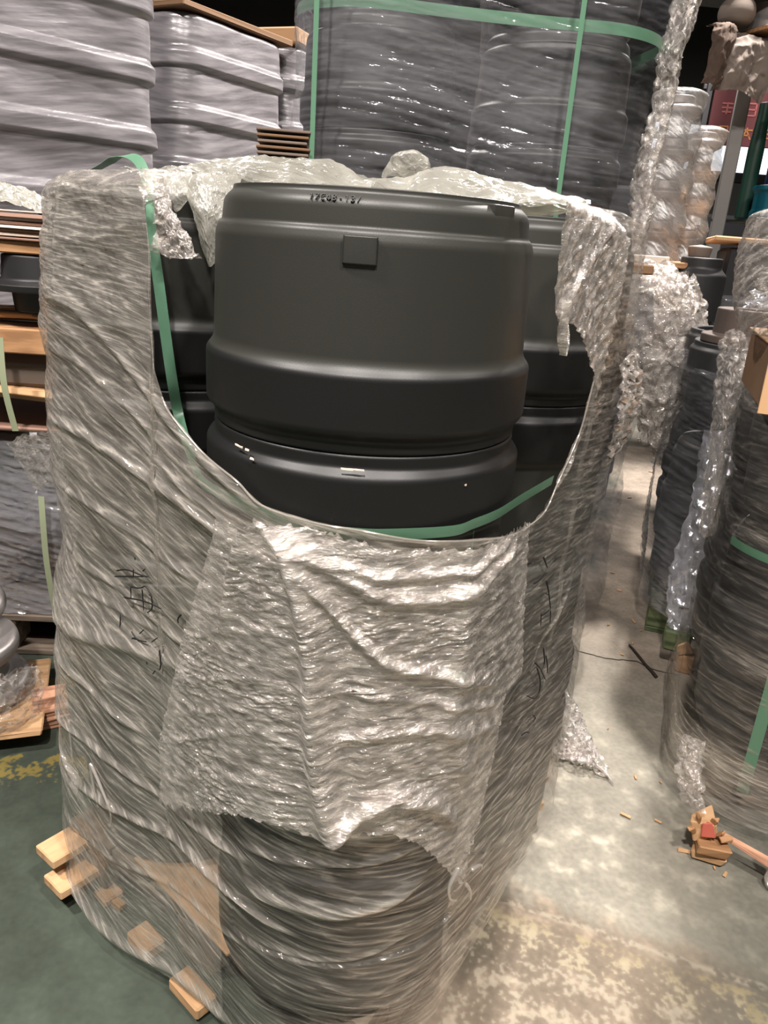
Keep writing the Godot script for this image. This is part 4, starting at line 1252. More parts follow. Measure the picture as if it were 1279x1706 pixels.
func build_left() -> void:
	# block A, block B behind it, block C at the far end; their front faces recede to the right
	pale_block("large pale stack at the left edge", Vector3(-1.95, 0, -4.02), -0.70, 0.42, 0.36, 2.62, 6, 0.275, 0.95, 111, [[0.4, 0.33, "right front"], [0.0, 0.33, "middle front"], [-0.4, 0.33, "left front"]])
	pale_block("second pale stack from the left", Vector3(-1.36, 0, -5.15), -0.5, 0.26, 0.3, 2.53, 6, 0.27, 0.95, 121, [[0.22, 0.27, "right front"], [-0.24, 0.27, "left front"]])
	pale_block("narrow pale stack beside the tall dark stack", Vector3(-0.93, 0, -5.9), -0.3, 0.14, 0.2, 2.58, 6, 0.27, 0.8, 131, [[0.1, 0.18, "right front"]])
	solo("cardboard_sheet", slab(Vector3(0.86, 0.035, 0.94), 0.006, 0.008), M.brown_board, "brown cardboard lid on the second pale stack from the left", "cardboard", Vector3(-1.36, 2.55, -5.15), Vector3(0, -0.5, 0.0))
	solo("cardboard_sheet", slab(Vector3(0.6, 0.09, 0.7), 0.01, 0.008), M.cardboard, "tan cardboard lid on the narrow pale stack", "cardboard", Vector3(-0.93, 2.625, -5.9), Vector3(0, -0.3, 0))
	# mixed stack of pallets and parts left of the near pallet
	var base := build_pallet("wood_pallet", "weathered pallet on the floor under the mixed stack at left", Vector3(-1.34, 0, -2.78), 0.06, 1.05, 0.8, M.grey_wood)
	solo("wrapped_load", wrap_mesh(0.34, 0.24, 0.13, 0.165, 0.80, 0.01, 90, func(u, y): return 0.012 * sin(y * 16.0 + u * 2.0), func(_u, _y): return 0.5, 141, 0.008), M.film_far, "brownish film round the dark low load at left", "stretch film", Vector3(-1.34, 0, -2.76), Vector3(0, 0.06, 0))
	for i in 4:
		solo("brake_drum", lathe([[0.0, 0.0, 0], [0.21, 0.0, 0.01], [0.22, 0.12, 0.01], [0.2, 0.14, 0.01], [0.2, 0.29, 0.02], [0.0, 0.3, 0]], 40), M.brown_hub, "brown drum, %s, inside the dark low load at left" % ["lower right", "lower left", "upper right", "upper left"][i], "brake drum", Vector3(-1.08 - 0.47 * (i % 2), 0.165 + 0.305 * (i / 2), -2.74), Vector3.ZERO, "brown drums in the low load")
	solo("wood_board", slab(Vector3(1.05, 0.02, 0.8), 0.003, 0.004), M.pink_board, "pinkish board on top of the dark low load", "board", Vector3(-1.36, 0.835, -2.76), Vector3(0, 0.06, 0))
	solo("wood_block", slab(Vector3(0.22, 0.075, 0.6), 0.004), M.brown_board, "brown spacer block under the arched plank, right one", "wood block", Vector3(-1.0, 0.885, -2.8))
	solo("wood_block", slab(Vector3(0.2, 0.075, 0.6), 0.004), M.brown_board, "brown spacer block under the arched plank, left one", "wood block", Vector3(-1.6, 0.885, -2.8))
	var arch := []
	for i in 9: arch.append(Vector3(-1.9 + 0.125 * i * 1.0, 0.945 + 0.02 * sin(i / 8.0 * PI), -2.39))
	var arl := smooth_line(arch, 3)
	var aac := PackedVector3Array()
	for i in arl.size(): aac.append(Vector3(0, 0, 1))
	solo("wood_plank", ribbon(arl, aac, 0.12, 0.03), M.pale_wood, "pale bowed plank under the grey wrapped bundle at left", "plank")
	var roll := []
	for j in 5:
		var row := []
		for i in 5: row.append(Vector3(-1.9 + 0.24 * i, 0.965 + 0.13 * sin(j / 4.0 * PI) - (0.0 if j < 3 else 0.0), -2.32 - 0.16 * j))
		roll.append(row)
	solo("wrapped_bundle", slab(Vector3(1.0, 0.11, 0.66), 0.03, 0.012), M.cloth_grey, "grey cloth wrapped bundle between the planks at left", "bundle", Vector3(-1.4, 1.025, -2.68), Vector3(0, 0.05, 0))
	for i in 3:
		solo("wood_plank", slab(Vector3(1.06, 0.028 if i else 0.075, 0.20 if i else 0.14), 0.004), M.raw_wood if i == 0 else M.grey_wood, ["thick orange-brown front beam of the upper left platform", "grey board of the upper left platform, in front", "grey board of the upper left platform, behind"][i], "plank", Vector3(-1.38, [1.125, 1.15, 1.15][i], [-2.36, -2.54, -2.76][i]), Vector3(0, 0.06, 0), "upper left platform boards")
	for i in 7:
		var a := Vector3(-1.6 + 0.05 * i, 1.175 + 0.008 * (i % 3), -2.32 - 0.04 * i)
		var b := a + Vector3(0.62, 0.02 - 0.01 * (i % 4), 0.06 * (i % 3) - 0.07)
		solo("wood_stick", tube(smooth_line([a, a.lerp(b, 0.5) + Vector3(0, 0.006, 0), b], 4), 0.012, 0.008, 6), [M.pale_wood, M.raw_wood, M.grey_wood][i % 3], "%s loose splintered stick on the upper left platform" % ["frontmost", "second", "third", "fourth", "fifth", "sixth", "rearmost"][i], "stick", Vector3.ZERO, Vector3.ZERO, "splintered sticks")
	var hubt := thing("wheel_hub", "dark flanged hub lying between the two planks at left", "wheel hub", Vector3(-1.10, 1.205, -2.42))
	part("hub_body", lathe([[0.0, 0.0, 0], [0.075, 0.0, 0.005], [0.08, 0.06, 0.005], [0.16, 0.065, 0.004], [0.165, 0.085, 0.004], [0.105, 0.092, 0.01], [0.10, 0.165, 0.006], [0.0, 0.167, 0]], 48), M.dark_hub, hubt)
	var hubt2 := copy(hubt, "grey flanged hub cut by the left edge between the planks", Vector3(-1.33, 1.205, -2.42), Vector3.ZERO)
	(hubt2.get_child(0) as MeshInstance3D).material_override = M.grey_hub
	solo("wood_plank", slab(Vector3(0.9, 0.035, 0.22), 0.004), M.raw_wood, "orange-brown plank over the flanged hubs at left", "plank", Vector3(-1.48, 1.392, -2.42), Vector3(0, 0.03, 0))
	for i in 8:
		solo("board_sheet", slab(Vector3(0.9 + 0.02 * (i % 3), 0.008, 0.25), 0.002, 0.003), M.paper if i % 2 else M.pink_board, "%s flat board in the pile over the hubs at left" % ["lowest", "second", "third", "fourth", "fifth", "sixth", "seventh", "topmost"][i], "board", Vector3(-1.46 + 0.01 * (i % 2), 1.416 + 0.0105 * i, -2.43), Vector3(0, 0.03 * (i % 3), 0), "flat boards at left")
	var sh := [
		[Vector3(-1.5, 1.50, -2.32), Vector3(-1.25, 1.505, -2.32), Vector3(-1.1, 1.50, -2.33), Vector3(-0.98, 1.42, -2.34)],
		[Vector3(-1.5, 1.54, -2.42), Vector3(-1.25, 1.56, -2.42), Vector3(-1.12, 1.53, -2.42), Vector3(-0.98, 1.46, -2.42)],
		[Vector3(-1.5, 1.53, -2.56), Vector3(-1.25, 1.55, -2.56), Vector3(-1.1, 1.52, -2.56), Vector3(-0.98, 1.45, -2.56)],
	]
	solo("plastic_sheet", sheet_from(sh, 70, 40, 0.016, 151, 1.0, 9.0), M.bag_plastic, "white plastic sheet slipping off the flat boards at left", "plastic sheet")
	for s in [[-1.158, -2.262, 1.14, 0.86, "pale green strap hanging over the orange-brown beam at left", "a"], [-1.12, -2.352, 0.62, 0.15, "pale green strap on the dark low load at left", "b"]]:
		var l := smooth_line([Vector3(s[0], s[2], s[1]), Vector3(s[0] + 0.005, (s[2] + s[3]) / 2, s[1] + 0.012), Vector3(s[0] + 0.02, s[3], s[1])], 6)
		var ac := PackedVector3Array()
		for i in l.size(): ac.append(Vector3(1, 0, 0.05))
		solo("packing_strap", ribbon(l, ac, 0.02, 0.0015), M.pale_strap, s[4], "strap")
	# flanged hubs in film on a board, bottom left
	var m := lathe([[0.0, 0.0, 0], [0.16, 0.0, 0.02], [0.175, 0.03, 0.02], [0.165, 0.06, 0.02], [0.11, 0.07, 0.015], [0.10, 0.13, 0.01], [0.0, 0.13, 0]], 56)
	for i in 3:
		solo("wheel_hub", m, M.grey_hub, "%s grey flanged hub in the pile at the lower left edge" % ["lowest", "middle", "topmost"][i], "wheel hub", Vector3(-1.235 - 0.03 * i, 0.075 + 0.135 * i, -2.03), Vector3(0.05, 0, -0.06 * i), "grey flanged hubs")
	var fs := [
		[Vector3(-1.30, 0.07, -1.80), Vector3(-1.14, 0.06, -1.80), Vector3(-1.04, 0.06, -1.86), Vector3(-0.99, 0.06, -1.98)],
		[Vector3(-1.30, 0.17, -1.80), Vector3(-1.14, 0.17, -1.80), Vector3(-1.03, 0.16, -1.87), Vector3(-1.0, 0.14, -2.0)],
		[Vector3(-1.30, 0.24, -1.84), Vector3(-1.14, 0.245, -1.84), Vector3(-1.05, 0.24, -1.90), Vector3(-1.03, 0.20, -2.02)],
	]
	solo("film_sheet", sheet_from(fs, 70, 50, 0.016, 161, 0.55, 14.0), M.film_crinkled, "clear film round the foot of the grey flanged hubs", "stretch film")
	solo("wood_board", slab(Vector3(0.46, 0.02, 0.42), 0.004, 0.006), M.pale_wood, "thin pale board under the grey flanged hubs at lower left", "board", Vector3(-1.24, 0.062, -1.99), Vector3(0, 0.35, 0))
	solo("wood_block", slab(Vector3(0.3, 0.05, 0.1), 0.004), M.grey_wood, "grey batten under the thin pale board at lower left", "wood block", Vector3(-1.28, 0.025, -2.0), Vector3(0, 0.35, 0))
	var lam := thing("plywood_block", "small block of stacked plywood with splintered layers at lower left", "wood block", Vector3(-0.995, 0, -2.03), 0.45)
	for i in 5:
		part("ply_layer", slab(Vector3(0.10 - 0.004 * (i % 2), 0.0145, 0.12 + 0.006 * (i % 3)), 0.002, 0.002), M.ply_edge, lam, Vector3(0.003 * (i % 2), 0.008 + 0.0155 * i, 0), Vector3(0, 0.03 * (i % 3), 0))

# ---------------------------------------------------------------- right side
func build_right() -> void:
	column(drum0_plain(), 1.19, -1.945, 0.19, 3, 0.325, "near stack at the right edge", "dark drums in the near right stack")
	column(drum0_plain(), 1.66, -1.785, 0.19, 3, 0.325, "cut by the right edge, near right stack", "dark drums in the near right stack")
	column(drum0_plain(), 1.35, -2.425, 0.19, 3, 0.325, "rear column of the near right stack", "dark drums in the near right stack")
	var b1 := func(u: float, y: float) -> float:
		return 0.006 + 0.012 * cos((y - 0.515) * TAU / 0.65) + 0.022 * (1.0 - smoothstep(0.12, 0.5, y))
	var a1 := func(u: float, y: float) -> float:
		var c := cos((y - 0.515) * TAU / 0.325)
		return -0.20 + 0.48 * pow(maxf(c, 0.0), 8.0) + (0.38 if y < 0.26 else 0.0) + (0.35 if u < -0.25 else 0.0)
	solo("stretch_wrap", wrap_mesh(0.245, 0.245, 0.258, 0.05, 1.20, 0.007, 220, b1, a1, 171, 0.0035, 0.05), M.film_streaked, "clear film round the near stack of dark drums at the right edge", "stretch film", Vector3(1.505, 0, -2.105), Vector3(0, -0.332, 0))
	var pal := build_pallet("wood_pallet", "pallet under the near right stack, mostly hidden by film", Vector3(1.51, 0, -2.14), -0.332, 0.8, 0.8, M.grey_wood)
	# splintered corner pieces of that pallet
	var brk := thing("wood_block", "splintered pallet corner with salmon paint at the foot of the near right stack", "wood block", Vector3(0.915, 0, -1.665), -0.35)
	part("block", slab(Vector3(0.075, 0.026, 0.075), 0.003, 0.007), M.raw_wood, brk, Vector3(0.022, 0.046, 0.02), Vector3(0, 0.1, 0.05))
	part("block", slab(Vector3(0.085, 0.024, 0.07), 0.003, 0.006), M.pale_wood, brk, Vector3(0.02, 0.014, 0.015), Vector3(0, -0.12, 0))
	part("splinter", slab(Vector3(0.05, 0.055, 0.035), 0.003, 0.014), M.pale_wood, brk, Vector3(-0.008, 0.086, 0.0), Vector3(0.1, 0.3, 0.25))
	for q in [[-0.022, 0.10, 0.018, 0.012, 0.06, 0.3], [0.012, 0.098, 0.012, 0.010, 0.05, -0.2], [0.032, 0.086, 0.022, 0.012, 0.045, -0.7], [-0.03, 0.08, 0.03, 0.008, 0.05, 0.9], [0.05, 0.078, 0.03, 0.03, 0.016, 0.2]]:
		part("splinter", slab(Vector3(q[3], q[4], 0.014), 0.002, 0.005), M.raw_wood, brk, Vector3(q[0], q[1], q[2]), Vector3(0.2, q[5], q[5]))
	part("splinter", slab(Vector3(0.15, 0.010, 0.022), 0.002, 0.006), M.ply_edge, brk, Vector3(0.105, 0.068, 0.03), Vector3(0, -0.3, -0.1))
	var pp := part("painted_face", slab(Vector3(0.026, 0.036, 0.010), 0.002, 0.006), M.salmon_paint, brk, Vector3(0.0, 0.088, 0.028), Vector3(-0.3, 0.2, 0.3))
	pp.set_meta("label", "salmon painted splintered face")
	var tuft := [
		[Vector3(0.845, 0.14, -1.70), Vector3(0.865, 0.13, -1.67), Vector3(0.895, 0.13, -1.65)],
		[Vector3(0.835, 0.19, -1.74), Vector3(0.86, 0.195, -1.70), Vector3(0.885, 0.19, -1.68)],
		[Vector3(0.845, 0.27, -1.80), Vector3(0.87, 0.28, -1.77), Vector3(0.90, 0.28, -1.75)],
	]
	solo("film_tuft", sheet_from(tuft, 40, 50, 0.010, 175, 0.7, 20.0), M.film_crinkled, "torn tuft of film at the foot of the near right stack", "stretch film")
	var tail := smooth_line([Vector3(1.07, 0.10, -1.60), Vector3(1.06, 0.06, -1.56), Vector3(1.04, 0.03, -1.55), Vector3(1.045, 0.012, -1.53)], 5)
	solo("film_tail", tube(tail, 0.016, 0.004), M.film_crinkled, "twisted film tail hanging to the floor at the right edge", "stretch film")
	for s in [[1.0, 0.13, 0.62, "upright green strap on the near right stack"]]:
		var pts := []
		for i in 8:
			var a := -0.62
			pts.append(Vector3(1.19 + sin(a - 0.04) * 0.264, lerpf(0.14, 0.62, i / 7.0), -1.945 + cos(a - 0.04) * 0.264))
		var l := smooth_line(pts, 3)
		var ac := PackedVector3Array()
		for i in l.size(): ac.append(Vector3(0.79, 0, 0.61))
		solo("packing_strap", ribbon(l, ac, 0.03, 0.001), M.green_strap, s[3], "strap")
	var lp := []
	for i in 16:
		var a := -1.5 + 2.3 * i / 15.0
		lp.append(Vector3(1.19 + sin(a) * 0.262, 0.80, -1.945 + cos(a) * 0.262))
	var ll := smooth_line(lp, 3)
	var la := PackedVector3Array()
	for i in ll.size(): la.append(Vector3.UP)
	solo("packing_strap", ribbon(ll, la, 0.022, 0.001), M.green_strap, "level green strap round the near right stack", "strap")
	# carton and wrapped part on top
	var ct := thing("cardboard_carton", "tan cardboard piece folded over the top of the near right stack", "cardboard", Vector3(1.16, 1.175, -1.92), -0.3)
	part("top_panel", slab(Vector3(0.52, 0.006, 0.46), 0.002), M.cardboard, ct, Vector3(0, 0.15, 0))
	part("front_panel", slab(Vector3(0.52, 0.155, 0.006), 0.002), M.cardboard, ct, Vector3(0.0, 0.074, 0.238), Vector3(-0.10, 0, 0))
	part("side_panel", slab(Vector3(0.006, 0.14, 0.44), 0.002), M.brown_board, ct, Vector3(-0.25, 0.075, 0))
	solo("wheel_hub", lathe([[0.0, 0.0, 0], [0.10, 0.0, 0.01], [0.11, 0.08, 0.01], [0.2, 0.10, 0.01], [0.2, 0.14, 0.01], [0.12, 0.15, 0.02], [0.11, 0.26, 0.02], [0.0, 0.27, 0]], 48), M.dark_hub, "dark hub wrapped in film over the tan cardboard piece", "wheel hub", Vector3(1.06, 1.335, -1.93))
	solo("stretch_wrap", wrap_mesh(0.01, 0.01, 0.2, 1.335, 1.63, 0.006, 90, func(u, y): return 0.02 * sin((y - 1.33) * 9.0) - 0.06 * maxf(0.0, 1.40 - y) * 5.0 + 0.01 * sin(u * 11.0), func(_u, y): return 0.95, 177, 0.006, 0.08), M.film_crinkled, "crinkled film round the part standing over the tan cardboard", "stretch film", Vector3(1.055, 0, -1.93))
	# second stack along the right of the aisle
	column(drum0_plain(), 1.37, -2.98, 0.17, 3, 0.345, "second right stack across the aisle", "dark drums in the second right stack")
	column(drum0_plain(), 1.54, -3.5, 0.17, 3, 0.345, "rear column of the second right stack", "dark drums in the second right stack")
	solo("wheel_hub", lathe([[0.0, 0.0, 0], [0.17, 0.0, 0.006], [0.17, 0.03, 0.006], [0.132, 0.034, 0.004], [0.13, 0.125, 0.006], [0.06, 0.125, 0.004], [0.055, 0.06, 0.002], [0.0, 0.055, 0]], 64), M.dusty_hub, "dusty brown hub with a round bore on top of the second right stack", "wheel hub", Vector3(1.315, 1.206, -2.96))
	var b2 := func(u: float, y: float) -> float: return 0.008 + 0.012 * cos((y - 0.5) * TAU / 0.69) + 0.01 * sin(u * 5.0 + y * 6.0)
	var a2 := func(u: float, y: float) -> float: return 0.08 + 0.3 * smoothstep(0.7, 0.3, y) * (1.0 if u < 0.0 else 0.0)
	solo("stretch_wrap", wrap_mesh(0.01, 0.27, 0.25, 0.12, 1.12, 0.010, 130, b2, a2, 181, 0.006), M.film_far, "dull torn film round the second right stack", "stretch film", Vector3(1.455, 0, -3.24), Vector3(0, -0.32, 0))
	# torn film skirts that lean out into the aisle
	var sk := [
		[Vector3(1.115, 0.16, -2.66), Vector3(1.16, 0.15, -2.62), Vector3(1.22, 0.14, -2.60)],
		[Vector3(1.10, 0.34, -2.72), Vector3(1.16, 0.36, -2.66), Vector3(1.24, 0.36, -2.62)],
		[Vector3(1.155, 0.62, -2.80), Vector3(1.21, 0.64, -2.73), Vector3(1.28, 0.66, -2.69)],
		[Vector3(1.20, 0.92, -2.92), Vector3(1.23, 0.94, -2.84), Vector3(1.27, 0.9, -2.76)],
		[Vector3(1.235, 1.05, -2.98), Vector3(1.25, 1.08, -2.92), Vector3(1.255, 1.0, -2.85)],
	]
	solo("film_skirt", sheet_from(sk, 50, 90, 0.014, 185, 0.8, 10.0), M.film_far, "brownish torn film skirt hanging into the aisle from the second right stack", "stretch film")
	var sk2 := [
		[Vector3(1.082, 0.602, -2.500), Vector3(1.108, 0.617, -2.440), Vector3(1.174, 0.577, -2.470)],
		[Vector3(1.052, 0.921, -2.500), Vector3(1.077, 0.929, -2.440), Vector3(1.142, 0.885, -2.470)],
		[Vector3(1.029, 1.119, -2.500), Vector3(1.053, 1.122, -2.440), Vector3(1.120, 1.093, -2.470)],
		[Vector3(1.020, 1.234, -2.500), Vector3(1.040, 1.258, -2.440), Vector3(1.101, 1.225, -2.470)],
		[Vector3(1.027, 1.279, -2.500), Vector3(1.031, 1.301, -2.440), Vector3(1.081, 1.279, -2.470)],
	]
	solo("film_drape", sheet_from(sk2, 60, 100, 0.010, 187, 0.7, 12.0), M.film_crinkled, "shiny crumpled film drape between the two right stacks", "stretch film")
	build_pallet("wood_pallet", "mossy pallet under the second right stack", Vector3(1.49, 0, -3.26), -0.32, 0.46, 0.86, M.green_wood)
	var pb := thing("wood_block", "mossy green block with a bare broken end at the second right stack's foot", "wood block", Vector3(1.165, 0, -2.66), -0.4)
	part("block", slab(Vector3(0.10, 0.09, 0.11), 0.008, 0.006), M.green_wood, pb, Vector3(0, 0.115, -0.01))
	part("broken_end", slab(Vector3(0.05, 0.05, 0.02), 0.004, 0.008), M.pale_wood, pb, Vector3(0.03, 0.10, 0.05), Vector3(0, 0.3, 0.4))
	part("foot", slab(Vector3(0.07, 0.07, 0.09), 0.006, 0.004), M.raw_wood, pb, Vector3(0.045, 0.036, 0.01))
	# things between the second right stack and the rack
	var kx := thing("wrapped_crate", "dark film-wrapped crate under a tan board by the rack", "crate", Vector3(2.05, 0, -4.6), -0.25)
	part("crate_body", slab(Vector3(0.52, 1.28, 0.5), 0.02, 0.006), M.dark_hub, kx, Vector3(0, 0.64, 0))
	solo("stretch_wrap", wrap_mesh(0.2, 0.19, 0.08, 0.1, 1.32, 0.012, 90, func(_u, y): return 0.012 * sin(y * 14.0), func(_u, _y): return 0.3, 191), M.film_far, "clear film round the dark crate by the rack", "stretch film", Vector3(2.05, 0, -4.6), Vector3(0, -0.25, 0))
	solo("cardboard_sheet", slab(Vector3(0.62, 0.03, 0.55), 0.008, 0.006), M.cardboard, "tan board covering the dark crate by the rack", "cardboard", Vector3(2.03, 1.60, -4.6), Vector3(0, -0.25, 0))
	solo("crate_load", slab(Vector3(0.5, 0.26, 0.46), 0.02, 0.01), M.dark_steel, "dark load between the crate and its tan board", "crate", Vector3(2.05, 1.43, -4.6), Vector3(0, -0.25, 0))
	var hp := [
		[Vector3(1.47, 1.24, -3.5), Vector3(1.6, 1.26, -3.4), Vector3(1.75, 1.25, -3.4), Vector3(1.9, 1.25, -3.5)],
		[Vector3(1.52, 1.32, -3.55), Vector3(1.64, 1.36, -3.46), Vector3(1.77, 1.38, -3.46), Vector3(1.9, 1.38, -3.5)],
		[Vector3(1.6, 1.38, -3.65), Vector3(1.68, 1.43, -3.6), Vector3(1.78, 1.45, -3.6), Vector3(1.9, 1.44, -3.65)],
	]
	solo("plastic_heap", sheet_from(hp, 50, 40, 0.03, 195, 0.9, 9.0), M.film_far, "greyish heap of film behind the brown hub with the bore", "stretch film")

func build_rack() -> void:
	var rk := thing("steel_rack", "grey painted steel storage rack at the far right", "rack", Vector3(0, 0, 0))
	for p in [[2.26, -6.0], [2.62, -7.0], [4.4, -5.3], [4.75, -6.3]]:
		part("post", slab(Vector3(0.09, 4.2, 0.07), 0.006), M.steel_paint, rk, Vector3(p[0], 2.1, p[1]), Vector3(0, -0.33, 0))
	for y in [1.72, 2.83]:
		part("beam", slab(Vector3(2.3, 0.09, 0.05), 0.005), M.steel_paint, rk, Vector3(3.32, y, -5.62), Vector3(0, 0.315, 0))
		part("beam", slab(Vector3(2.3, 0.09, 0.05), 0.005), M.steel_paint, rk, Vector3(3.68, y, -6.65), Vector3(0, 0.315, 0))
		part("end_beam", slab(Vector3(0.05, 0.09, 1.06), 0.005), M.steel_paint, rk, Vector3(2.44, y, -6.5), Vector3(0, -0.345, 0))
		part("shelf_panel", slab(Vector3(2.2, 0.02, 1.0), 0.003), M.dark_steel, rk, Vector3(3.5, y + 0.05, -6.13), Vector3(0, 0.315, 0))
	# on the upper shelf
	solo("wood_board", slab(Vector3(0.62, 0.025, 0.5), 0.004), M.raw_wood, "tan board on the upper rack shelf under the pale hub", "board", Vector3(2.44, 2.905, -5.95), Vector3(0, 0.315, 0))
	solo("wheel_hub", lathe([[0.0, 0.0, 0], [0.24, 0.0, 0.01], [0.24, 0.05, 0.02], [0.2, 0.07, 0.02], [0.19, 0.24, 0.03], [0.24, 0.28, 0.02], [0.24, 0.5, 0.02], [0.0, 0.5, 0]], 48), M.grey_hub, "big pale metal hub on the upper rack shelf", "wheel hub", Vector3(2.37, 2.92, -5.95))
	solo("sack", lathe([[0.0, 0.0, 0], [0.09, 0.0, 0.05], [0.12, 0.06, 0.05], [0.10, 0.14, 0.05], [0.0, 0.16, 0]], 32), M.cloth_grey, "rounded grey sack beside the tall stack, under the roof", "sack", Vector3(2.03, 2.92, -5.8))
	solo("sack_carton", slab(Vector3(0.5, 0.35, 0.4), 0.03, 0.02), M.dark_hub, "dark carton above the rounded grey sack", "carton", Vector3(2.05, 3.24, -5.9))
	var cl := [
		[Vector3(1.92, 2.52, -5.72), Vector3(2.04, 2.53, -5.66), Vector3(2.16, 2.50, -5.66), Vector3(2.26, 2.46, -5.7)],
		[Vector3(1.94, 2.66, -5.72), Vector3(2.06, 2.67, -5.62), Vector3(2.16, 2.66, -5.68), Vector3(2.28, 2.64, -5.66)],
		[Vector3(1.92, 2.82, -5.76), Vector3(2.06, 2.83, -5.68), Vector3(2.18, 2.82, -5.7), Vector3(2.3, 2.80, -5.7)],
		[Vector3(1.95, 2.88, -5.95), Vector3(2.06, 2.90, -5.9), Vector3(2.18, 2.89, -5.9), Vector3(2.3, 2.88, -5.92)],
	]
	solo("hanging_cloth", sheet_from(cl, 60, 50, 0.014, 201, 1.2, 7.0), M.cloth_grey, "grey-brown torn wrapping hanging from the upper rack shelf", "wrapping")
	var bw := [
		[Vector3(1.84, 2.56, -5.66), Vector3(1.90, 2.54, -5.62), Vector3(1.965, 2.55, -5.66)],
		[Vector3(1.86, 2.72, -5.68), Vector3(1.91, 2.72, -5.6), Vector3(1.98, 2.72, -5.66)],
		[Vector3(1.86, 2.88, -5.7), Vector3(1.93, 2.89, -5.64), Vector3(2.02, 2.88, -5.7)],
		[Vector3(1.88, 2.93, -5.9), Vector3(1.96, 2.93, -5.86), Vector3(2.05, 2.92, -5.9)],
	]
	solo("hanging_cloth", sheet_from(bw, 40, 50, 0.012, 205, 1.2, 8.0), M.cloth_brown, "dark brown cloth hanging from the rack end beside the tall stack", "wrapping")
	# beyond the rack
	var bn := thing("banner", "dark red cloth banner with yellow and pink characters behind the rack", "banner", Vector3(3.50, 2.50, -8.0), -0.06)
	part("cloth", slab(Vector3(1.5, 0.46, 0.02), 0.004), M.red_cloth, bn, Vector3(0, 0.23, 0))
	var glyph := [[[0, 0.9, 1, 0.9], [0, 0.55, 1, 0.55], [0.5, 1.0, 0.5, 0.0], [0.1, 0.2, 0.9, 0.2]], [[0.1, 1, 0.1, 0], [0.1, 1, 0.9, 1], [0.9, 1, 0.9, 0], [0.1, 0.5, 0.9, 0.5], [0.1, 0, 0.9, 0]], [[0, 0.8, 1, 0.8], [0.5, 1, 0.1, 0], [0.5, 0.7, 0.9, 0], [0.2, 0.35, 0.8, 0.35]]]
	for row in 2:
		for k in 5:
			var gn := Node3D.new()
			gn.name = "character"
			bn.add_child(gn, true)
			gn.position = Vector3(-0.66 + 0.22 * k, 0.06 + 0.20 * (1 - row), 0.012)
			for s in glyph[(k + row) % 3]:
				var a := Vector2(s[0], s[1]) * 0.1
				var b := Vector2(s[2], s[3]) * 0.1
				part("stroke", slab(Vector3(maxf(a.distance_to(b), 0.015), 0.014, 0.004), 0.001), M.pink_print if row == 0 else M.yellow_print, gn, Vector3((a.x + b.x) / 2, (a.y + b.y) / 2, 0), Vector3(0, 0, (b - a).angle()))
	solo("banner_rail", slab(Vector3(1.7, 0.04, 0.04)), M.dark_steel, "dark rail that the red banner hangs from", "rail", Vector3(3.50, 2.98, -8.02), Vector3(0, -0.06, 0))
	for p in [2.70, 4.30]:
		solo("rail_post", slab(Vector3(0.05, 3.0, 0.05)), M.dark_steel, "dark post of the banner rail, " + ("nearer the silver columns" if p < 3.4 else "far end"), "post", Vector3(p, 1.5, -8.04))
	solo("machine_drum", lathe([[0.0, 0.0, 0], [0.24, 0.0, 0.01], [0.24, 0.05, 0.01], [0.23, 0.06, 0.01], [0.23, 0.17, 0.02], [0.25, 0.19, 0.01], [0.25, 0.22, 0.01], [0.0, 0.22, 0]], 48), M.teal_drum, "teal painted round drum on the lower rack shelf", "drum", Vector3(2.72, 1.79, -6.0))
	solo("gas_bottle", lathe([[0.0, 0.0, 0], [0.055, 0.0, 0.02], [0.055, 0.5, 0.03], [0.04, 0.72, 0.03], [0.04, 0.8, 0.01], [0.0, 0.8, 0]], 32), M.green_drum, "dark green bottle standing behind the teal drum", "bottle", Vector3(2.56, 1.79, -6.35))
	solo("gas_bottle", lathe([[0.0, 0.0, 0], [0.08, 0.0, 0.02], [0.08, 0.6, 0.04], [0.04, 0.82, 0.03], [0.04, 0.9, 0.01], [0.0, 0.9, 0]], 32), M.blue_drum, "dark blue bottle right of the green one on the rack", "bottle", Vector3(2.78, 1.79, -6.4))
	# dark bulk beyond, so that the hall does not look empty
	for k in 5:
		solo("wrapped_load", slab(Vector3(1.2, 2.1 + 0.3 * (k % 2), 1.1), 0.05, 0.02), M.dark_steel, "dark wrapped load far behind the rack, %s along the wall" % ["first", "second", "third", "fourth", "fifth"][k], "load", Vector3(1.6 + 1.7 * k, 1.1 + 0.15 * (k % 2), -13.0 - 0.4 * k), Vector3(0, 0.1 * k, 0), "far loads")

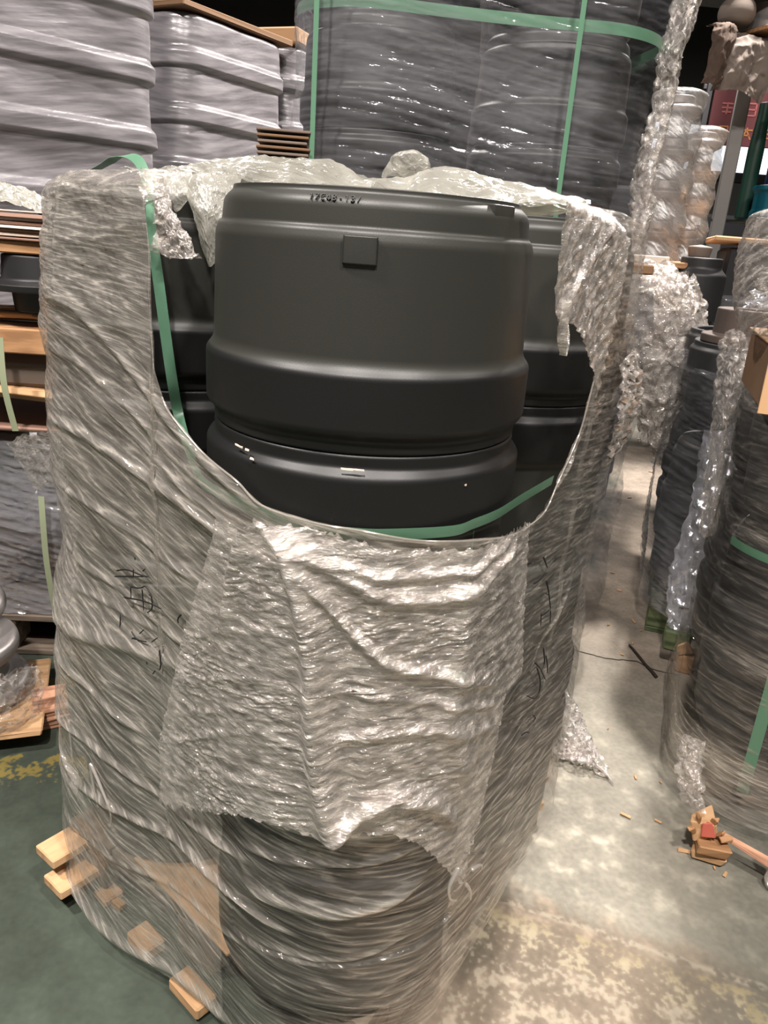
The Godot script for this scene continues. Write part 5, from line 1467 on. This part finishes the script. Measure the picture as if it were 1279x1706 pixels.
func build_floor_bits() -> void:
	var sc := [
		[Vector3(0.545, 0.012, -2.03), Vector3(0.60, 0.02, -1.99), Vector3(0.66, 0.02, -1.96), Vector3(0.735, 0.006, -1.93)],
		[Vector3(0.56, 0.02, -2.12), Vector3(0.62, 0.045, -2.07), Vector3(0.68, 0.05, -2.05), Vector3(0.72, 0.012, -2.06)],
		[Vector3(0.58, 0.02, -2.22), Vector3(0.63, 0.06, -2.18), Vector3(0.68, 0.05, -2.18), Vector3(0.705, 0.015, -2.19)],
		[Vector3(0.60, 0.012, -2.34), Vector3(0.64, 0.03, -2.36), Vector3(0.68, 0.03, -2.33), Vector3(0.715, 0.01, -2.26)],
	]
	solo("film_scrap", sheet_from(sc, 80, 90, 0.016, 211, 0.95, 22.0), M.film_crinkled, "crumpled scrap of clear film on the aisle floor beside the near pallet", "stretch film")
	var tl := smooth_line([Vector3(0.70, 0.015, -1.98), Vector3(0.725, 0.012, -1.95), Vector3(0.745, 0.006, -1.90)], 5)
	solo("film_strand", tube(tl, 0.008, 0.002), M.film_crinkled, "thin twisted tail of film on the floor at the scrap's end", "stretch film")
	var tw := smooth_line([Vector3(1.03, 0.006, -2.784), Vector3(1.042, 0.01, -2.69), Vector3(1.053, 0.006, -2.624), Vector3(1.063, 0.008, -2.57), Vector3(1.068, 0.006, -2.536)], 6)
	solo("twig", tube(tw, 0.004, 0.007, 7), M.twig, "thin dark crooked stick on the aisle floor", "stick")
	# crack across the aisle
	var ck := []
	for p in [[0.70, -2.73], [0.77, -2.722], [0.835, -2.693], [0.889, -2.669], [0.956, -2.656], [1.027, -2.656], [1.071, -2.605], [1.16, -2.58]]:
		ck.append(Vector3(p[0], 0.0008, p[1] + rng.randf_range(-0.006, 0.006)))
	var ckl := smooth_line(ck, 4)
	var ca := PackedVector3Array()
	for i in ckl.size():
		ckl[i].z += rng.randf_range(-0.003, 0.003)
		ca.append(Vector3(0, 0, 1))
	struct("floor_crack", ribbon(ckl, ca, 0.006, 0.001), M.twig)
	var chips := [[1.111, -2.998, 0.03], [1.118, -2.913, 0.012], [1.05, -2.796, 0.014], [0.981, -2.696, 0.012], [0.822, -1.947, 0.018], [0.745, -1.775, 0.03], [1.13, -3.305, 0.02], [0.989, -2.946, 0.015], [1.58, -3.906, 0.02], [1.152, -3.514, 0.02], [1.583, -4.772, 0.03], [1.93, -5.439, 0.04], [0.893, -1.93, 0.01], [0.831, -1.76, 0.02], [0.87, -1.652, 0.035], [0.798, -2.189, 0.008], [0.93, -1.60, 0.012], [0.95, -1.58, 0.02]]
	var where := ["beside the crooked stick's far end", "left of the second right stack", "by the crack's middle", "just before the crack", "near the film scrap's tail", "in the bright floor strip", "well beyond the crack", "left of the crooked stick", "far along the aisle", "in mid aisle past the crack", "by the film clump", "furthest along the aisle", "at the near right stack's corner", "by the splintered corner", "lying under the splintered corner", "beside the film scrap", "in front of the splintered corner", "nearest the camera by the right stack"]
	for i in chips.size():
		var c: Array = chips[i]
		solo("wood_chip", slab(Vector3(c[2], 0.004, c[2] * 0.35), 0.001, 0.0012), M.pale_wood, "small pale wood chip on the floor, " + where[i], "wood chip", Vector3(c[0], 0.004, c[1]), Vector3(0, rng.randf() * 3.0, 0), "wood chips on the aisle floor")
	# loose slats by the near pallet's left foot
	solo("wood_offcut", slab(Vector3(0.07, 0.015, 0.02), 0.002, 0.002), M.pale_wood, "thin pale offcut on the floor under the near pallet's left edge", "wood offcut", Vector3(-0.56, 0.008, -1.36), Vector3(0, -0.6, 0))
